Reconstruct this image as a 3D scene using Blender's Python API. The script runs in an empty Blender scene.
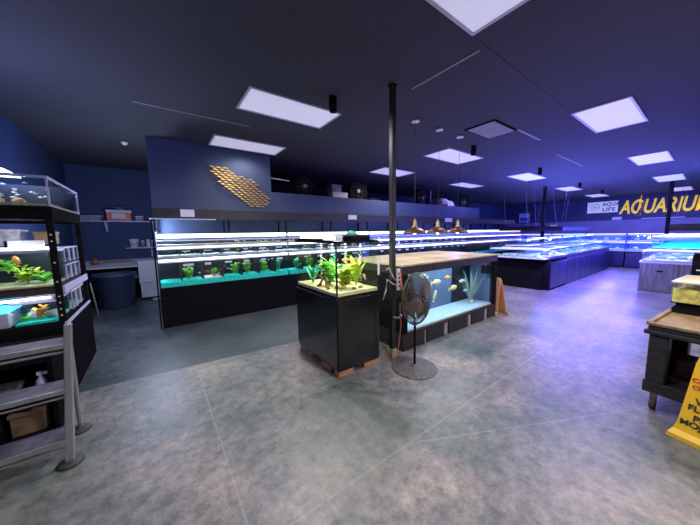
import bpy, math, random
from mathutils import Vector, Matrix
random.seed(7)
R = math.radians
SC = bpy.context.scene
COL = SC.collection

# ------------------------------------------------------------------ camera
cam_d = bpy.data.cameras.new('camera'); cam = bpy.data.objects.new('camera', cam_d); COL.objects.link(cam)
_y, _p, _r = R(54.03), R(6.27), R(-0.93)
fwd = Vector((math.cos(_p)*math.cos(_y), math.cos(_p)*math.sin(_y), -math.sin(_p)))
rt = Vector((math.sin(_y), -math.cos(_y), 0)); up = rt.cross(fwd)
rt = rt*math.cos(_r) + up*math.sin(_r); up = rt.cross(fwd)
cam.matrix_world = Matrix(((rt.x, up.x, -fwd.x, 0), (rt.y, up.y, -fwd.y, 0), (rt.z, up.z, -fwd.z, 1.53), (0, 0, 0, 1)))
cam_d.sensor_width = 36; cam_d.lens = 266.9/700*36; cam_d.clip_start = .05; cam_d.clip_end = 100
SC.camera = cam

# ------------------------------------------------------------------ light
SC.view_settings.view_transform = 'Standard'; SC.view_settings.look = 'None'
SC.view_settings.exposure = 0.0; SC.view_settings.gamma = 1; SC.view_settings.use_curve_mapping = False
w = bpy.data.worlds.new('world'); SC.world = w; w.use_nodes = True
w.node_tree.nodes['Background'].inputs[0].default_value = (.42, .50, .95, 1)
w.node_tree.nodes['Background'].inputs[1].default_value = .16
SC.cycles.transparent_max_bounces = 40; SC.cycles.max_bounces = 6
SC.cycles.use_denoising = True
try: SC.cycles.sample_clamp_indirect = 4
except Exception: pass

CEIL = 3.16
PANELS = [  # x0, x1, y0, y1, which
    (0.97, 2.20, 3.16, 3.77, 'ceiling light panel above the planted display aquarium'),
    (0.90, 2.14, 4.93, 5.52, 'ceiling light panel in front of the golden fish sculpture'),
    (4.88, 6.18, 0.76, 1.36, 'large bright ceiling light panel over the open floor beyond the support pole'),
    (1.03, 2.27, 0.73, 1.34, 'ceiling light panel cut by the top edge of the picture'),
    (4.79, 6.08, 3.22, 3.86, 'ceiling light panel just beyond the pendant lamp cords'),
    (4.77, 5.92, 5.03, 5.66, 'ceiling light panel crossing behind the black support pole'),
    (8.40, 9.80, 5.15, 5.66, 'ceiling light panel above the upright fans on the ledge'),
    (8.70, 10.10, 3.30, 3.90, 'ceiling light panel over the near end of the blue-lit island'),
    (8.88, 10.27, 0.76, 1.37, 'second ceiling light panel of the row leading to the yellow letters'),
    (13.0, 14.6, 0.77, 1.40, 'third ceiling light panel of the row leading to the yellow letters'),
    (12.9, 14.3, 3.40, 3.95, 'second ceiling light panel of the row over the blue-lit island'),
    (17.2, 18.9, 0.77, 1.32, 'ceiling light panel right before the yellow letters on the far wall'),
    (16.8, 18.3, 3.30, 3.95, 'ceiling light panel right before the white sign with the emblem'),
]
PANEL_W = [62, 9, 60, 55, 50, 34, 24, 26, 24, 24, 20, 34, 34]
def lamp(name, kind, loc, energy, color, **kw):
    l = bpy.data.lights.new(name, kind); l.energy = energy; l.color = color
    for k, v in kw.items(): setattr(l, k, v)
    o = bpy.data.objects.new(name, l); COL.objects.link(o); o.location = loc
    return o
for (x0, x1, y0, y1, _), e in zip(PANELS, PANEL_W):
    lamp('panel_and_fill_lamp', 'SPOT', ((x0+x1)/2, (y0+y1)/2, CEIL-.06), e*2.6, ((.95, .94, 1) if x0 < 4.8 else (.88, .84, 1) if x0 < 8 else (.40, .36, 1)), spot_size=R(165), spot_blend=.6, shadow_soft_size=.05)
# unseen ceiling spots added out of view to brighten the foreground
for x, y in ((-1.6, .9), (1.6, -1.4), (-1.6, -1.4), (5.4, -1.4)):
    lamp('panel_and_fill_lamp', 'SPOT', (x, y, CEIL-.06), 200, (1, .96, .95), spot_size=R(165), spot_blend=.6, shadow_soft_size=.3)
# unseen blue points added around the islands to tint floor and cabinets
BLUE = (.17, .13, 1)
for x, y, z, e in ((7.6, 2.30, 1.0, 75), (8.9, 2.15, 1.10, 110), (10.6, 2.15, 1.20, 130), (12.6, 2.15, 1.20, 140), (9.5, 1.3, 1.10, 75), (11.6, 1.25, 1.20, 110), (6.2, 3.9, 1.3, 90), (13.2, .3, 1.4, 60), (15.6, 2.6, 1.5, 60), (15.6, 4.5, 1.5, 60)):
    lamp('blue_fill', 'POINT', (x, y, z), e, BLUE, shadow_soft_size=.05)
for x, y, e in ((9.5, 3.44, 90), (12.3, 3.44, 120), (12, .1, 110)):
    lamp('blue_wash_fill', 'AREA', (x, y, 1.67), e, (.13, .15, 1), shape='RECTANGLE', size=2.0, size_y=.7).rotation_euler = (math.pi, 0, 0)  # unseen upward areas added to wash the ceiling blue
for x, y, e in ((17.6, 2.2, 80), (17, 6, 60)):
    lamp('blue_wash_fill', 'POINT', (x, y, 1.9), e, (.16, .18, 1), shadow_soft_size=.05)  # added points that give the far wall its blue glow
lamp('nook_fill', 'POINT', (-.12, 5.7, 1.62), 75, (.55, .66, 1), shadow_soft_size=.05)  # unseen point added to brighten the nook
lamp('rack_top_glow', 'POINT', (-1.15, 3.85, 2.22), 26, (.22, .26, 1), shadow_soft_size=.05)  # blue point added above the rack light to tint ceiling and wall

# ------------------------------------------------------------------ materials
def nd(t, typ, **kw):
    n = t.nodes.new(typ)
    for k, v in kw.items():
        if k.startswith('i_'): n.inputs[k[2:]].default_value = v
        else: setattr(n, k, v)
    return n
def mat(name, col, rough=.6, metal=0, noise=0, scale=8, bump=0, emit=None, es=0, spec=.5, coat=0, stretch=(1, 1, 1)):
    m = bpy.data.materials.new(name); m.use_nodes = True; t = m.node_tree; b = t.nodes['Principled BSDF']
    b.inputs['Roughness'].default_value = rough; b.inputs['Metallic'].default_value = metal
    b.inputs['Specular IOR Level'].default_value = spec; b.inputs['Coat Weight'].default_value = coat
    tc = nd(t, 'ShaderNodeTexCoord'); mp = nd(t, 'ShaderNodeMapping'); mp.inputs['Scale'].default_value = stretch
    t.links.new(tc.outputs['Object'], mp.inputs[0])
    nz = nd(t, 'ShaderNodeTexNoise'); nz.inputs['Scale'].default_value = scale; nz.inputs['Detail'].default_value = 5
    t.links.new(mp.outputs[0], nz.inputs['Vector'])
    cr = nd(t, 'ShaderNodeValToRGB')
    lo = [max(0, c*(1-noise)) for c in col]; hi = [min(1, c*(1+noise)) for c in col]
    cr.color_ramp.elements[0].position = .3; cr.color_ramp.elements[1].position = .7
    cr.color_ramp.elements[0].color = (*lo, 1); cr.color_ramp.elements[1].color = (*hi, 1)
    t.links.new(nz.outputs[0], cr.inputs[0]); t.links.new(cr.outputs[0], b.inputs['Base Color'])
    if bump:
        bp = nd(t, 'ShaderNodeBump'); bp.inputs['Strength'].default_value = bump; bp.inputs['Distance'].default_value = .01
        t.links.new(nz.outputs[0], bp.inputs['Height']); t.links.new(bp.outputs[0], b.inputs['Normal'])
    if emit:
        b.inputs['Emission Color'].default_value = (*emit, 1); b.inputs['Emission Strength'].default_value = es
    return m
def glassmat(name, tint, rough=.02, ior=1.35):
    m = bpy.data.materials.new(name); m.use_nodes = True; t = m.node_tree; t.nodes.clear()
    o = nd(t, 'ShaderNodeOutputMaterial'); mx = nd(t, 'ShaderNodeMixShader'); tr = nd(t, 'ShaderNodeBsdfTransparent'); gl = nd(t, 'ShaderNodeBsdfGlossy')
    tr.inputs[0].default_value = (*tint, 1); gl.inputs['Roughness'].default_value = rough
    lw = nd(t, 'ShaderNodeLayerWeight'); lw.inputs[0].default_value = .5
    pw = nd(t, 'ShaderNodeMath', operation='POWER'); pw.inputs[1].default_value = 5; t.links.new(lw.outputs['Facing'], pw.inputs[0])
    fr = nd(t, 'ShaderNodeMath', operation='MULTIPLY_ADD'); f0 = (ior-1)**2/(ior+1)**2; fr.inputs[1].default_value = .6 if ior > 1.1 else .0; fr.inputs[2].default_value = f0
    t.links.new(pw.outputs[0], fr.inputs[0]); t.links.new(fr.outputs[0], mx.inputs[0]); t.links.new(tr.outputs[0], mx.inputs[1]); t.links.new(gl.outputs[0], mx.inputs[2]); t.links.new(mx.outputs[0], o.inputs[0])
    return m
M = {}
M['ceiling'] = mat('ceiling_paint', (.038, .038, .046), .85, noise=.12, scale=40, bump=.25)
M['navy'] = mat('navy_wall_paint', (.028, .050, .135), .7, noise=.12, scale=3)
M['slate'] = mat('slate_blue_paint', (.052, .074, .14), .65, noise=.08, scale=3)
M['farwall'] = mat('far_wall_paint', (.035, .05, .12), .7, noise=.1, scale=2)
M['farwall_lit'] = mat('far_wall_lit_tone', (.20, .20, .36), .7, noise=.1, scale=2)  # paler tone stands in for light falling on the lower far wall
M['fascia'] = mat('dark_brown_fascia', (.02, .018, .02), .6, noise=.4, scale=5)
M['panel'] = mat('light_diffuser', (.6, .6, .65), .5, noise=.05, scale=6, emit=(.72, .70, .92), es=.50)
M['tray'] = mat('white_metal_trim', (.5, .5, .55), .4)
M['vent'] = mat('grey_vent', (.30, .29, .28), .6, noise=.1, scale=30)
M['black'] = mat('black_laminate', (.010, .009, .011), .5, noise=.25, scale=20, spec=.0)
M['blackgloss'] = mat('black_stand_paint', (.012, .011, .014), .22, noise=.2, scale=4, coat=.2)
M['blackmat'] = mat('black_plastic', (.014, .013, .014), .75, noise=.3, scale=25, bump=.1, spec=0)
M['navycab'] = mat('navy_cabinet_laminate', (.016, .018, .07), .35, noise=.15, scale=4)
M['greywood'] = mat('grey_wood_cabinet', (.16, .15, .17), .55, noise=.4, scale=6, stretch=(6, 6, .6))
M['white'] = mat('white_plastic', (.75, .75, .78), .4)
M['whitedirty'] = mat('off_white_board', (.72, .68, .72), .6, noise=.12, scale=5)
M['paper'] = mat('paper', (.7, .68, .7), .8)
M['rim'] = mat('pale_rim', (.55, .55, .75), .35)
M['tube'] = mat('lit_tube', (.9, .9, .95), .4, emit=(.86, .90, 1), es=3.2)
M['tube_pink'] = mat('lit_tube_pink', (.9, .9, .95), .4, emit=(1, .80, .95), es=2.2)
M['tube_violet'] = mat('lit_tube_violet', (.9, .9, .95), .4, emit=(.72, .70, 1), es=1.5)
M['led_blue'] = mat('lit_blue_led', (.2, .3, .9), .4, emit=(.05, .55, 1), es=3)
M['glass'] = glassmat('aquarium_glass', (.97, .985, .985))
M['glass_green'] = glassmat('greenish_glass', (.975, .99, .98))
M['water'] = glassmat('clear_water', (.90, .97, .97), ior=1.05)
M['water_green'] = glassmat('green_water', (.95, .97, .94), ior=1.05)
M['water_blue'] = glassmat('blue_water', (.84, .92, .98), ior=1.05)
M['turq'] = mat('turquoise_gravel', (.02, .72, .62), .8, noise=.3, scale=60, bump=.6)
M['whitegravel'] = mat('white_gravel', (.8, .8, .8), .8, noise=.2, scale=60, bump=.6)
M['sand'] = mat('yellow_sand', (.88, .76, .42), .9, noise=.18, scale=50, bump=.6)
M['tangravel'] = mat('tan_gravel', (.55, .45, .30), .9, noise=.5, scale=60, bump=.8)
M['backdark'] = mat('black_back_panel', (.012, .014, .02), .5)
M['backblue'] = mat('blue_back_panel', (.06, .13, .75), .5)
M['backteal'] = mat('teal_back_panel', (.03, .10, .09), .5)
M['backpond'] = mat('blue_grey_back_panel', (.17, .22, .34), .7, noise=.1, scale=2)
M['plant'] = mat('bright_green_leaf', (.20, .62, .05), .5, noise=.35, scale=30)
M['plantteal'] = mat('sea_green_leaf', (.06, .50, .25), .5, noise=.35, scale=30)
M['plantyel'] = mat('yellow_green_leaf', (.48, .68, .04), .5, noise=.3, scale=20)
M['plantred'] = mat('red_leaf', (.60, .06, .05), .5, noise=.3, scale=20)
M['plantorange'] = mat('orange_leaf', (.85, .38, .06), .5, noise=.3, scale=20)
M['plantpale'] = mat('pale_green_blades', (.35, .45, .40), .5)
M['wood'] = mat('driftwood', (.50, .30, .15), .8, noise=.4, scale=12, bump=.5)
M['rock'] = mat('pale_rock', (.55, .52, .50), .85, noise=.3, scale=10, bump=.6)
M['darkrock'] = mat('brown_rock', (.20, .14, .10), .85, noise=.3, scale=10, bump=.6)
M['fishorange'] = mat('orange_fish_skin', (.95, .38, .05), .4)
M['fishyellow'] = mat('pale_yellow_fish_skin', (.95, .80, .32), .4)
M['fishwhite'] = mat('pale_fish_skin', (.85, .85, .90), .4)
M['fishred'] = mat('red_fish_skin', (.8, .05, .08), .4)
M['gold'] = mat('golden_metal', (.85, .52, .16), .35, metal=.55, noise=.3, scale=12)
M['bronze'] = mat('aged_bronze_shade', (.20, .12, .07), .4, metal=.7, noise=.3, scale=10)
M['brass'] = mat('brass_cap', (.65, .38, .18), .3, metal=.8)
M['bulb'] = mat('lit_bulb', (1, .9, .7), .4, emit=(1, .72, .45), es=4)
M['cord'] = mat('dark_cord', (.06, .06, .08), .6)
M['wire'] = mat('thin_steel_wire', (.16, .16, .22), .5)
M['whitecord'] = mat('white_cord', (.7, .68, .68), .5)
M['orangecord'] = mat('orange_cord', (.75, .22, .10), .5)
M['frame'] = mat('brown_black_frame', (.040, .030, .028), .5, noise=.3, scale=12, spec=.25)
M['lid'] = mat('beige_lid_board', (.50, .41, .25), .6, noise=.22, scale=8, stretch=(1, 6, 1))
M['blockblack'] = mat('black_painted_block', (.022, .020, .020), .6, noise=.4, scale=20, bump=.5)
M['blockgrey'] = mat('bare_concrete_block', (.36, .34, .33), .9, noise=.3, scale=30, bump=.6)
M['brick'] = mat('orange_brick', (.55, .25, .13), .85, noise=.25, scale=20, bump=.5)
M['whitefloor'] = mat('white_tank_floor', (.8, .85, .85), .6)
M['fandark'] = mat('fan_wire', (.10, .075, .05), .5, metal=.2)
M['fanblade'] = mat('fan_blade', (.05, .04, .03), .6, spec=.2)
M['fanbase'] = mat('grey_brown_fan_base', (.16, .13, .13), .5, noise=.5, scale=40, metal=.2)
M['alu'] = mat('brushed_aluminium', (.42, .40, .39), .35, metal=.6, noise=.12, scale=20, stretch=(1, 1, .1))
M['tread'] = mat('grey_worn_tread', (.10, .085, .13), .6, noise=.4, scale=18)
M['rubber'] = mat('dark_rubber', (.05, .04, .035), .6, noise=.3, scale=20)
M['cart'] = mat('black_cart_plastic', (.022, .020, .022), .42, noise=.4, scale=25, bump=.15)
M['carttop'] = mat('worn_brown_cart_tray', (.24, .15, .08), .55, noise=.35, scale=9)
M['caster'] = mat('grey_caster', (.32, .28, .25), .6)
M['cone'] = mat('yellow_sign_plastic', (.95, .56, .02), .42, noise=.04, scale=4)
M['redink'] = mat('red_ink', (.65, .04, .02), .6)
M['blackink'] = mat('black_ink', (.03, .03, .03), .6)
M['tanplastic'] = mat('tan_orange_plastic', (.75, .36, .12), .5, noise=.15, scale=8)
M['bin'] = mat('blue_grey_bin_plastic', (.055, .075, .13), .5, noise=.15, scale=6)
M['cardboard'] = mat('brown_cardboard', (.25, .15, .09), .8, noise=.2, scale=8)
M['redbox'] = mat('red_orange_print', (.75, .20, .10), .6, noise=.3, scale=9)
M['greybox'] = mat('grey_print', (.25, .24, .28), .6, noise=.4, scale=25)
M['yellowpaint'] = mat('yellow_letter_paint', (1, .72, .02), .4, emit=(1, .68, .02), es=.42)  # emission added to brighten the yellow of the letters
M['signwhite'] = mat('white_sign_face', (.8, .85, .8), .5, emit=(.8, .9, .85), es=.25)
M['yellowfood'] = mat('yellow_straw_bedding', (.98, .66, .17), .8, noise=.45, scale=25, bump=.8)
M['steelcol'] = mat('black_pole_paint', (.02, .018, .018), .35, noise=.3, scale=8)
M['orange'] = mat('bright_orange_plastic', (.95, .14, .03), .5)
M['bag'] = mat('pale_plastic_bag', (.45, .40, .48), .5, noise=.2, scale=5)

def floor_mat():
    m = bpy.data.materials.new('stained_concrete'); m.use_nodes = True; t = m.node_tree; b = t.nodes['Principled BSDF']
    tc = nd(t, 'ShaderNodeTexCoord'); L = t.links.new
    n1 = nd(t, 'ShaderNodeTexNoise', i_Scale=.85, i_Detail=6.0, i_Roughness=.6); L(tc.outputs['Object'], n1.inputs['Vector'])
    n2 = nd(t, 'ShaderNodeTexNoise', i_Scale=11.0, i_Detail=10.0, i_Roughness=.75); L(tc.outputs['Object'], n2.inputs['Vector'])
    n3 = nd(t, 'ShaderNodeTexNoise', i_Scale=60.0, i_Detail=4.0); L(tc.outputs['Object'], n3.inputs['Vector'])
    c1 = nd(t, 'ShaderNodeValToRGB'); e = c1.color_ramp.elements
    e[0].position = .36; e[0].color = (.105, .135, .120, 1); e[1].position = .64; e[1].color = (.36, .295, .26, 1)
    x = e.new(.5); x.color = (.21, .20, .195, 1)
    L(n1.outputs[0], c1.inputs[0])
    c2 = nd(t, 'ShaderNodeValToRGB'); e = c2.color_ramp.elements; e[0].position = .32; e[0].color = (.42, .45, .48, 1); e[1].position = .68; e[1].color = (1.6, 1.56, 1.5, 1)
    L(n2.outputs[0], c2.inputs[0])
    mul = nd(t, 'ShaderNodeMix', data_type='RGBA', blend_type='MULTIPLY'); mul.inputs[0].default_value = 1
    L(c1.outputs[0], mul.inputs[6]); L(c2.outputs[0], mul.inputs[7])
    sep = nd(t, 'ShaderNodeSeparateXYZ'); L(tc.outputs['Object'], sep.inputs[0])
    def math_(op, a, bb, c=None):
        n = nd(t, 'ShaderNodeMath', operation=op)
        for i, v in enumerate((a, bb, c)):
            if v is None: continue
            if isinstance(v, (int, float)): n.inputs[i].default_value = v
            else: L(v, n.inputs[i])
        return n.outputs[0]
    wob = math_('MULTIPLY_ADD', n2.outputs[0], .03, -.015)
    X = math_('ADD', sep.outputs[0], wob); Y = math_('ADD', sep.outputs[1], wob)
    def line(v, at, wd): return math_('LESS_THAN', math_('ABSOLUTE', math_('SUBTRACT', v, at), None), wd)
    pale = line(Y, 1.21, .007)
    pale = math_('MAXIMUM', pale, math_('MULTIPLY', line(X, .28, .006), math_('LESS_THAN', Y, 3.5)))
    for at in (4.1, 8.0, 12.0): pale = math_('MAXIMUM', pale, line(X, at, .008))
    crack = math_('MULTIPLY', line(math_('MULTIPLY_ADD', X, .5, Y), 1.9, .005), math_('GREATER_THAN', X, 1.4))
    pale = math_('MAXIMUM', pale, crack)
    # round patch, tone shifted inside a disc
    dx = math_('SUBTRACT', sep.outputs[0], 1.12); dy = math_('SUBTRACT', sep.outputs[1], 1.55)
    rr = math_('SQRT', math_('ADD', math_('MULTIPLY', dx, dx), math_('MULTIPLY', dy, dy)), None)
    disc = math_('LESS_THAN', rr, .52)
    m2 = nd(t, 'ShaderNodeMix', data_type='RGBA'); m2.inputs[7].default_value = (.5, .45, .4, 1)
    L(math_('MULTIPLY', pale, .3), m2.inputs[0]); L(mul.outputs[2], m2.inputs[6])
    m3 = nd(t, 'ShaderNodeMix', data_type='RGBA'); m3.inputs[7].default_value = (.26, .26, .20, 1)
    L(math_('MULTIPLY', disc, .28), m3.inputs[0]); L(m2.outputs[2], m3.inputs[6])
    # floor colour darkened beyond a straight edge at the wall racks
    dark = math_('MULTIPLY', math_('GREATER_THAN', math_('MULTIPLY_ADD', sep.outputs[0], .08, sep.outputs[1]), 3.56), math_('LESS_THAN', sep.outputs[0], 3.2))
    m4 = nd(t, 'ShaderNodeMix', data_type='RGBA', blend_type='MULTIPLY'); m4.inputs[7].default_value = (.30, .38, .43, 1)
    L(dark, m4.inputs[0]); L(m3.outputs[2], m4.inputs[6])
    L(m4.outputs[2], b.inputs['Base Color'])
    rg = nd(t, 'ShaderNodeMapRange'); rg.inputs[3].default_value = .26; rg.inputs[4].default_value = .52; L(n2.outputs[0], rg.inputs[0]); L(rg.outputs[0], b.inputs['Roughness'])
    bp = nd(t, 'ShaderNodeBump'); bp.inputs['Strength'].default_value = .25; bp.inputs['Distance'].default_value = .01
    L(math_('ADD', n3.outputs[0], n2.outputs[0]), bp.inputs['Height']); L(bp.outputs[0], b.inputs['Normal'])
    return m
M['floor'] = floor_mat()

# ------------------------------------------------------------------ mesh helpers
class MB:
    def __init__(s): s.v = []; s.f = []; s.sm = False
    def add(s, vs, fs):
        o = len(s.v); s.v += [tuple(v) for v in vs]; s.f += [tuple(i+o for i in f) for f in fs]; return s
    def box(s, x0, x1, y0, y1, z0, z1):
        return s.add([(x0,y0,z0),(x1,y0,z0),(x1,y1,z0),(x0,y1,z0),(x0,y0,z1),(x1,y0,z1),(x1,y1,z1),(x0,y1,z1)],
            [(0,3,2,1),(4,5,6,7),(0,1,5,4),(1,2,6,5),(2,3,7,6),(3,0,4,7)])
    def hexa(s, bot, top):
        return s.add(list(bot)+list(top), [(0,3,2,1),(4,5,6,7),(0,1,5,4),(1,2,6,5),(2,3,7,6),(3,0,4,7)])
    def tube(s, pts, r, n=8, caps=True):
        pts = [Vector(p) for p in pts]; rings = []; o = len(s.v)
        for i, p in enumerate(pts):
            d = (pts[min(i+1, len(pts)-1)]-pts[max(i-1, 0)]).normalized()
            a = Vector((0,0,1)) if abs(d.z) < .9 else Vector((1,0,0))
            u = d.cross(a).normalized(); q = d.cross(u).normalized()
            rad = r[i] if isinstance(r, (list, tuple)) else r
            for k in range(n):
                t = 2*math.pi*k/n; s.v.append(tuple(p+u*math.cos(t)*rad+q*math.sin(t)*rad))
        for i in range(len(pts)-1):
            for k in range(n):
                a, b = o+i*n+k, o+i*n+(k+1) % n; s.f.append((a, b, b+n, a+n))
        if caps: s.f.append(tuple(o+k for k in range(n))[::-1]); s.f.append(tuple(o+(len(pts)-1)*n+k for k in range(n)))
        return s
    def lathe(s, prof, c=(0,0,0), n=24, mtx=None):
        o = len(s.v)
        for r, z in prof:
            for k in range(n):
                t = 2*math.pi*k/n; p = Vector((r*math.cos(t), r*math.sin(t), z))
                if mtx: p = mtx @ p
                s.v.append(tuple(p+Vector(c)))
        for i in range(len(prof)-1):
            for k in range(n):
                a, b = o+i*n+k, o+i*n+(k+1) % n; s.f.append((a, b, b+n, a+n))
        if prof[0][0] > 0: s.f.append(tuple(o+k for k in range(n))[::-1])
        if prof[-1][0] > 0: s.f.append(tuple(o+(len(prof)-1)*n+k for k in range(n)))
        return s
    def ring(s, c, rad, r, mtx, n=32, m=5):
        o = len(s.v)
        for i in range(n):
            t = 2*math.pi*i/n
            for k in range(m):
                u = 2*math.pi*k/m; rr = rad+r*math.cos(u)
                s.v.append(tuple(mtx @ Vector((rr*math.cos(t), rr*math.sin(t), r*math.sin(u)))+Vector(c)))
        for i in range(n):
            for k in range(m):
                a, b = o+i*m+k, o+i*m+(k+1) % m; a2, b2 = o+((i+1) % n)*m+k, o+((i+1) % n)*m+(k+1) % m
                s.f.append((a, a2, b2, b))
        return s
    def leaf(s, base, d, w, l, up_=(0,0,1), bend=.2):
        d = Vector(d).normalized(); side = d.cross(Vector(up_)); side = side.normalized() if side.length > .01 else Vector((1,0,0))
        nrm = side.cross(d).normalized(); b = Vector(base); th = nrm*(w*.08)
        pts = []
        for t, ww in ((0, .12), (.3, .9), (.6, 1), (.85, .6), (1, .05)):
            c = b+d*l*t-nrm*bend*l*t*t
            pts.append((c-side*w*ww/2, c+nrm*w*.06, c+side*w*ww/2))
        vs = [p for tr in pts for p in tr]+[p-th for tr in pts for p in tr]; fs = []; k = 15
        for i in range(4):
            a = i*3
            for j in (0, 1):
                fs.append((a+j, a+j+1, a+j+4, a+j+3)); fs.append((k+a+j+3, k+a+j+4, k+a+j+1, k+a+j))
            fs.append((a, a+3, a+3+k, a+k)); fs.append((a+5, a+2, a+2+k, a+5+k))
        return s.add(vs, fs)
    def build(s, name, m, parent=None, origin=(0,0,0), smooth=False, bevel=0):
        me = bpy.data.meshes.new(name); o0 = Vector(origin)
        me.from_pydata([tuple(Vector(v)-o0) for v in s.v], [], s.f); me.update()
        me.materials.append(M[m] if isinstance(m, str) else m)
        if smooth:
            for p in me.polygons: p.use_smooth = True
        ob = bpy.data.objects.new(name, me); COL.objects.link(ob); ob.location = o0
        if parent is not None: ob.parent = parent; ob.location = o0-ORG.get(parent.name, Vector((0,0,0))) if parent.name in ORG else o0
        if bevel:
            b = ob.modifiers.new('edge', 'BEVEL'); b.width = bevel; b.segments = 2; b.limit_method = 'ANGLE'
        return ob
ORG = {}
def tag(o, label, cat, group=None, kind=None):
    if label: o['label'] = label
    if cat: o['category'] = cat
    if group: o['group'] = group
    if kind: o['kind'] = kind
    return o
def thing(name, label, cat, loc=(0,0,0), group=None, rz=0):
    o = bpy.data.objects.new(name, None); COL.objects.link(o); o.location = loc; o.empty_display_size = .1; o.rotation_euler.z = rz
    return tag(o, label, cat, group)
def W(mb, name, m, th, **k):
    """part given in world coordinates under an unrotated thing"""
    loc = th.location; mb.v = [tuple(Vector(v)-loc) for v in mb.v]; return mb.build(name, m, th, **k)
def sub(mb, name, m, part, root, **k):
    loc = root.location; mb.v = [tuple(Vector(v)-loc) for v in mb.v]; return mb.build(name, m, part, **k)
def box(*a): return MB().box(*a)
def struct(name, mb, m, **k):
    o = mb.build(name, m, **k); o['kind'] = 'structure'; return o
def copytree(o, parent=None):
    c = o.copy(); COL.objects.link(c)
    if parent is not None: c.parent = parent
    for ch in o.children:
        copytree(ch, c)
    return c
def text(name, s, size, m, parent, mtx, shear=0, off=0, depth=.004, align='LEFT', sx=1):
    c = bpy.data.curves.new(name, 'FONT'); c.body = s; c.size = size; c.shear = shear; c.offset = off; c.extrude = depth; c.align_x = align
    c.materials.append(M[m]); tmp = bpy.data.objects.new('tmp', c); COL.objects.link(tmp); bpy.context.view_layer.update()
    me = bpy.data.meshes.new_from_object(tmp.evaluated_get(bpy.context.evaluated_depsgraph_get())); bpy.data.objects.remove(tmp); bpy.data.curves.remove(c)
    o = bpy.data.objects.new(name, me); COL.objects.link(o); o.parent = parent
    o.matrix_local = mtx @ Matrix.Diagonal((sx, 1, 1, 1)); return o
def axes(xa, ya, loc):
    xa, ya = Vector(xa).normalized(), Vector(ya).normalized(); z = xa.cross(ya).normalized(); ya = z.cross(xa)
    return Matrix(((xa.x, ya.x, z.x, loc[0]), (xa.y, ya.y, z.y, loc[1]), (xa.z, ya.z, z.z, loc[2]), (0,0,0,1)))

# ------------------------------------------------------------------ setting
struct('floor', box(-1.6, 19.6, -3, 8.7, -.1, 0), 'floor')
struct('ceiling', box(-1.6, 19.6, -3, 8.7, CEIL, CEIL+.1), 'ceiling')
struct('wall_left', box(-1.6, -1.5, -3, 8.7, 0, CEIL), 'navy')
struct('wall_back', box(-1.5, 19.5, 8.6, 8.7, 0, CEIL), 'navy')
struct('wall_far', box(19.5, 19.6, -3, 8.7, 1.98, CEIL), 'farwall')
struct('wall_far_lower', box(19.5, 19.6, -3, 8.7, 0, 1.98), 'farwall_lit')
struct('wall_partition_lower', box(0, 10.42, 5.9, 5.98, 0, 1.99), 'slate')
struct('wall_partition_upper', box(0, 2.06, 5.62, 5.98, 1.99, CEIL), 'slate')
struct('wall_partition_parapet', box(2.06, 10.42, 5.62, 5.98, 1.99, 2.42), 'slate')
struct('trim_lintel', box(0, 13.3, 5.50, 5.62, 1.82, 1.995), 'fascia')
struct('trim_loft_deck', box(2.06, 10.42, 5.98, 8.6, 2.30, 2.40), 'fascia')
for i, (x0, x1, y) in enumerate(((2.27, 8.2, 1.35),)):
    struct('trim_ceiling_%d' % (i+1), box(x0, x1, y-.006, y+.006, CEIL-.003, CEIL+.001), 'ceiling')
for i, (x0, x1, y0, y1) in enumerate(((-.1, 1.3, 4.3, 4.315), (4.9, 5.8, 2.03, 2.07), (7.2, 9.1, 2.2, 2.22), (2.5, 2.52, 1.4, 2.2))):
    struct('trim_seam_%d' % (i+1), box(x0, x1, y0, y1, CEIL-.005, CEIL+.001), 'vent')

for x0, x1, y0, y1, lab in PANELS:
    t = thing('ceiling_light', lab, 'ceiling light', ((x0+x1)/2, (y0+y1)/2, CEIL-.015))
    f = MB(); k = .025
    f.box(x0, x1, y0, y0+k, CEIL-.015, CEIL); f.box(x0, x1, y1-k, y1, CEIL-.015, CEIL); f.box(x0, x0+k, y0+k, y1-k, CEIL-.015, CEIL); f.box(x1-k, x1, y0+k, y1-k, CEIL-.015, CEIL)
    W(f, 'frame', 'tray', t); W(box(x0+k, x1-k, y0+k, y1-k, CEIL-.008, CEIL), 'diffuser', 'panel', t)
t = thing('ceiling_vent', 'unlit grey grille panel in the ceiling near the pendant lamps', 'vent', (4.53, 2.3, CEIL))
W(box(4.17, 4.90, 2.06, 2.54, CEIL-.012, CEIL), 'frame', 'blackmat', t); v = MB()
for i in range(16): v.box(4.2+i*.0425, 4.2+i*.0425+.036, 2.09, 2.51, CEIL-.018, CEIL-.012)
W(v, 'grille', 'vent', t)
for x, y, l in ((1.86, 2.86, 'small ceiling spotlight beside the panel over the display aquarium'), (5.1, 2.91, 'small black ceiling spotlight beyond the grey ceiling grille'),
                (8.37, 2.91, 'small black ceiling spotlight over the near end of the island'), (12.2, 3.0, 'small black ceiling spotlight over the middle of the island'), (15.3, 3.0, 'small black ceiling spotlight before the white emblem sign')):
    t = thing('ceiling_spotlight', l, 'spotlight', (x, y, CEIL))
    W(MB().lathe([(.05, CEIL-.02), (.05, CEIL)], (x, y, 0), 12), 'mount', 'blackmat', t)
    W(MB().lathe([(.0, CEIL-.17), (.045, CEIL-.17), (.05, CEIL-.05), (.02, CEIL-.02)], (x, y, 0), 14), 'lamp_head', 'blackmat', t, smooth=True)
for x, y, l in ((-.3, 6.2, 'small white smoke detector on the dark ceiling above the nook'),):
    tag(MB().lathe([(.03, CEIL-.04), (.05, CEIL-.01), (.05, CEIL)], (0, 0, 0), 16).build('smoke_detector', 'white', smooth=True), l, 'smoke detector').location = (x, y, 0)

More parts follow.
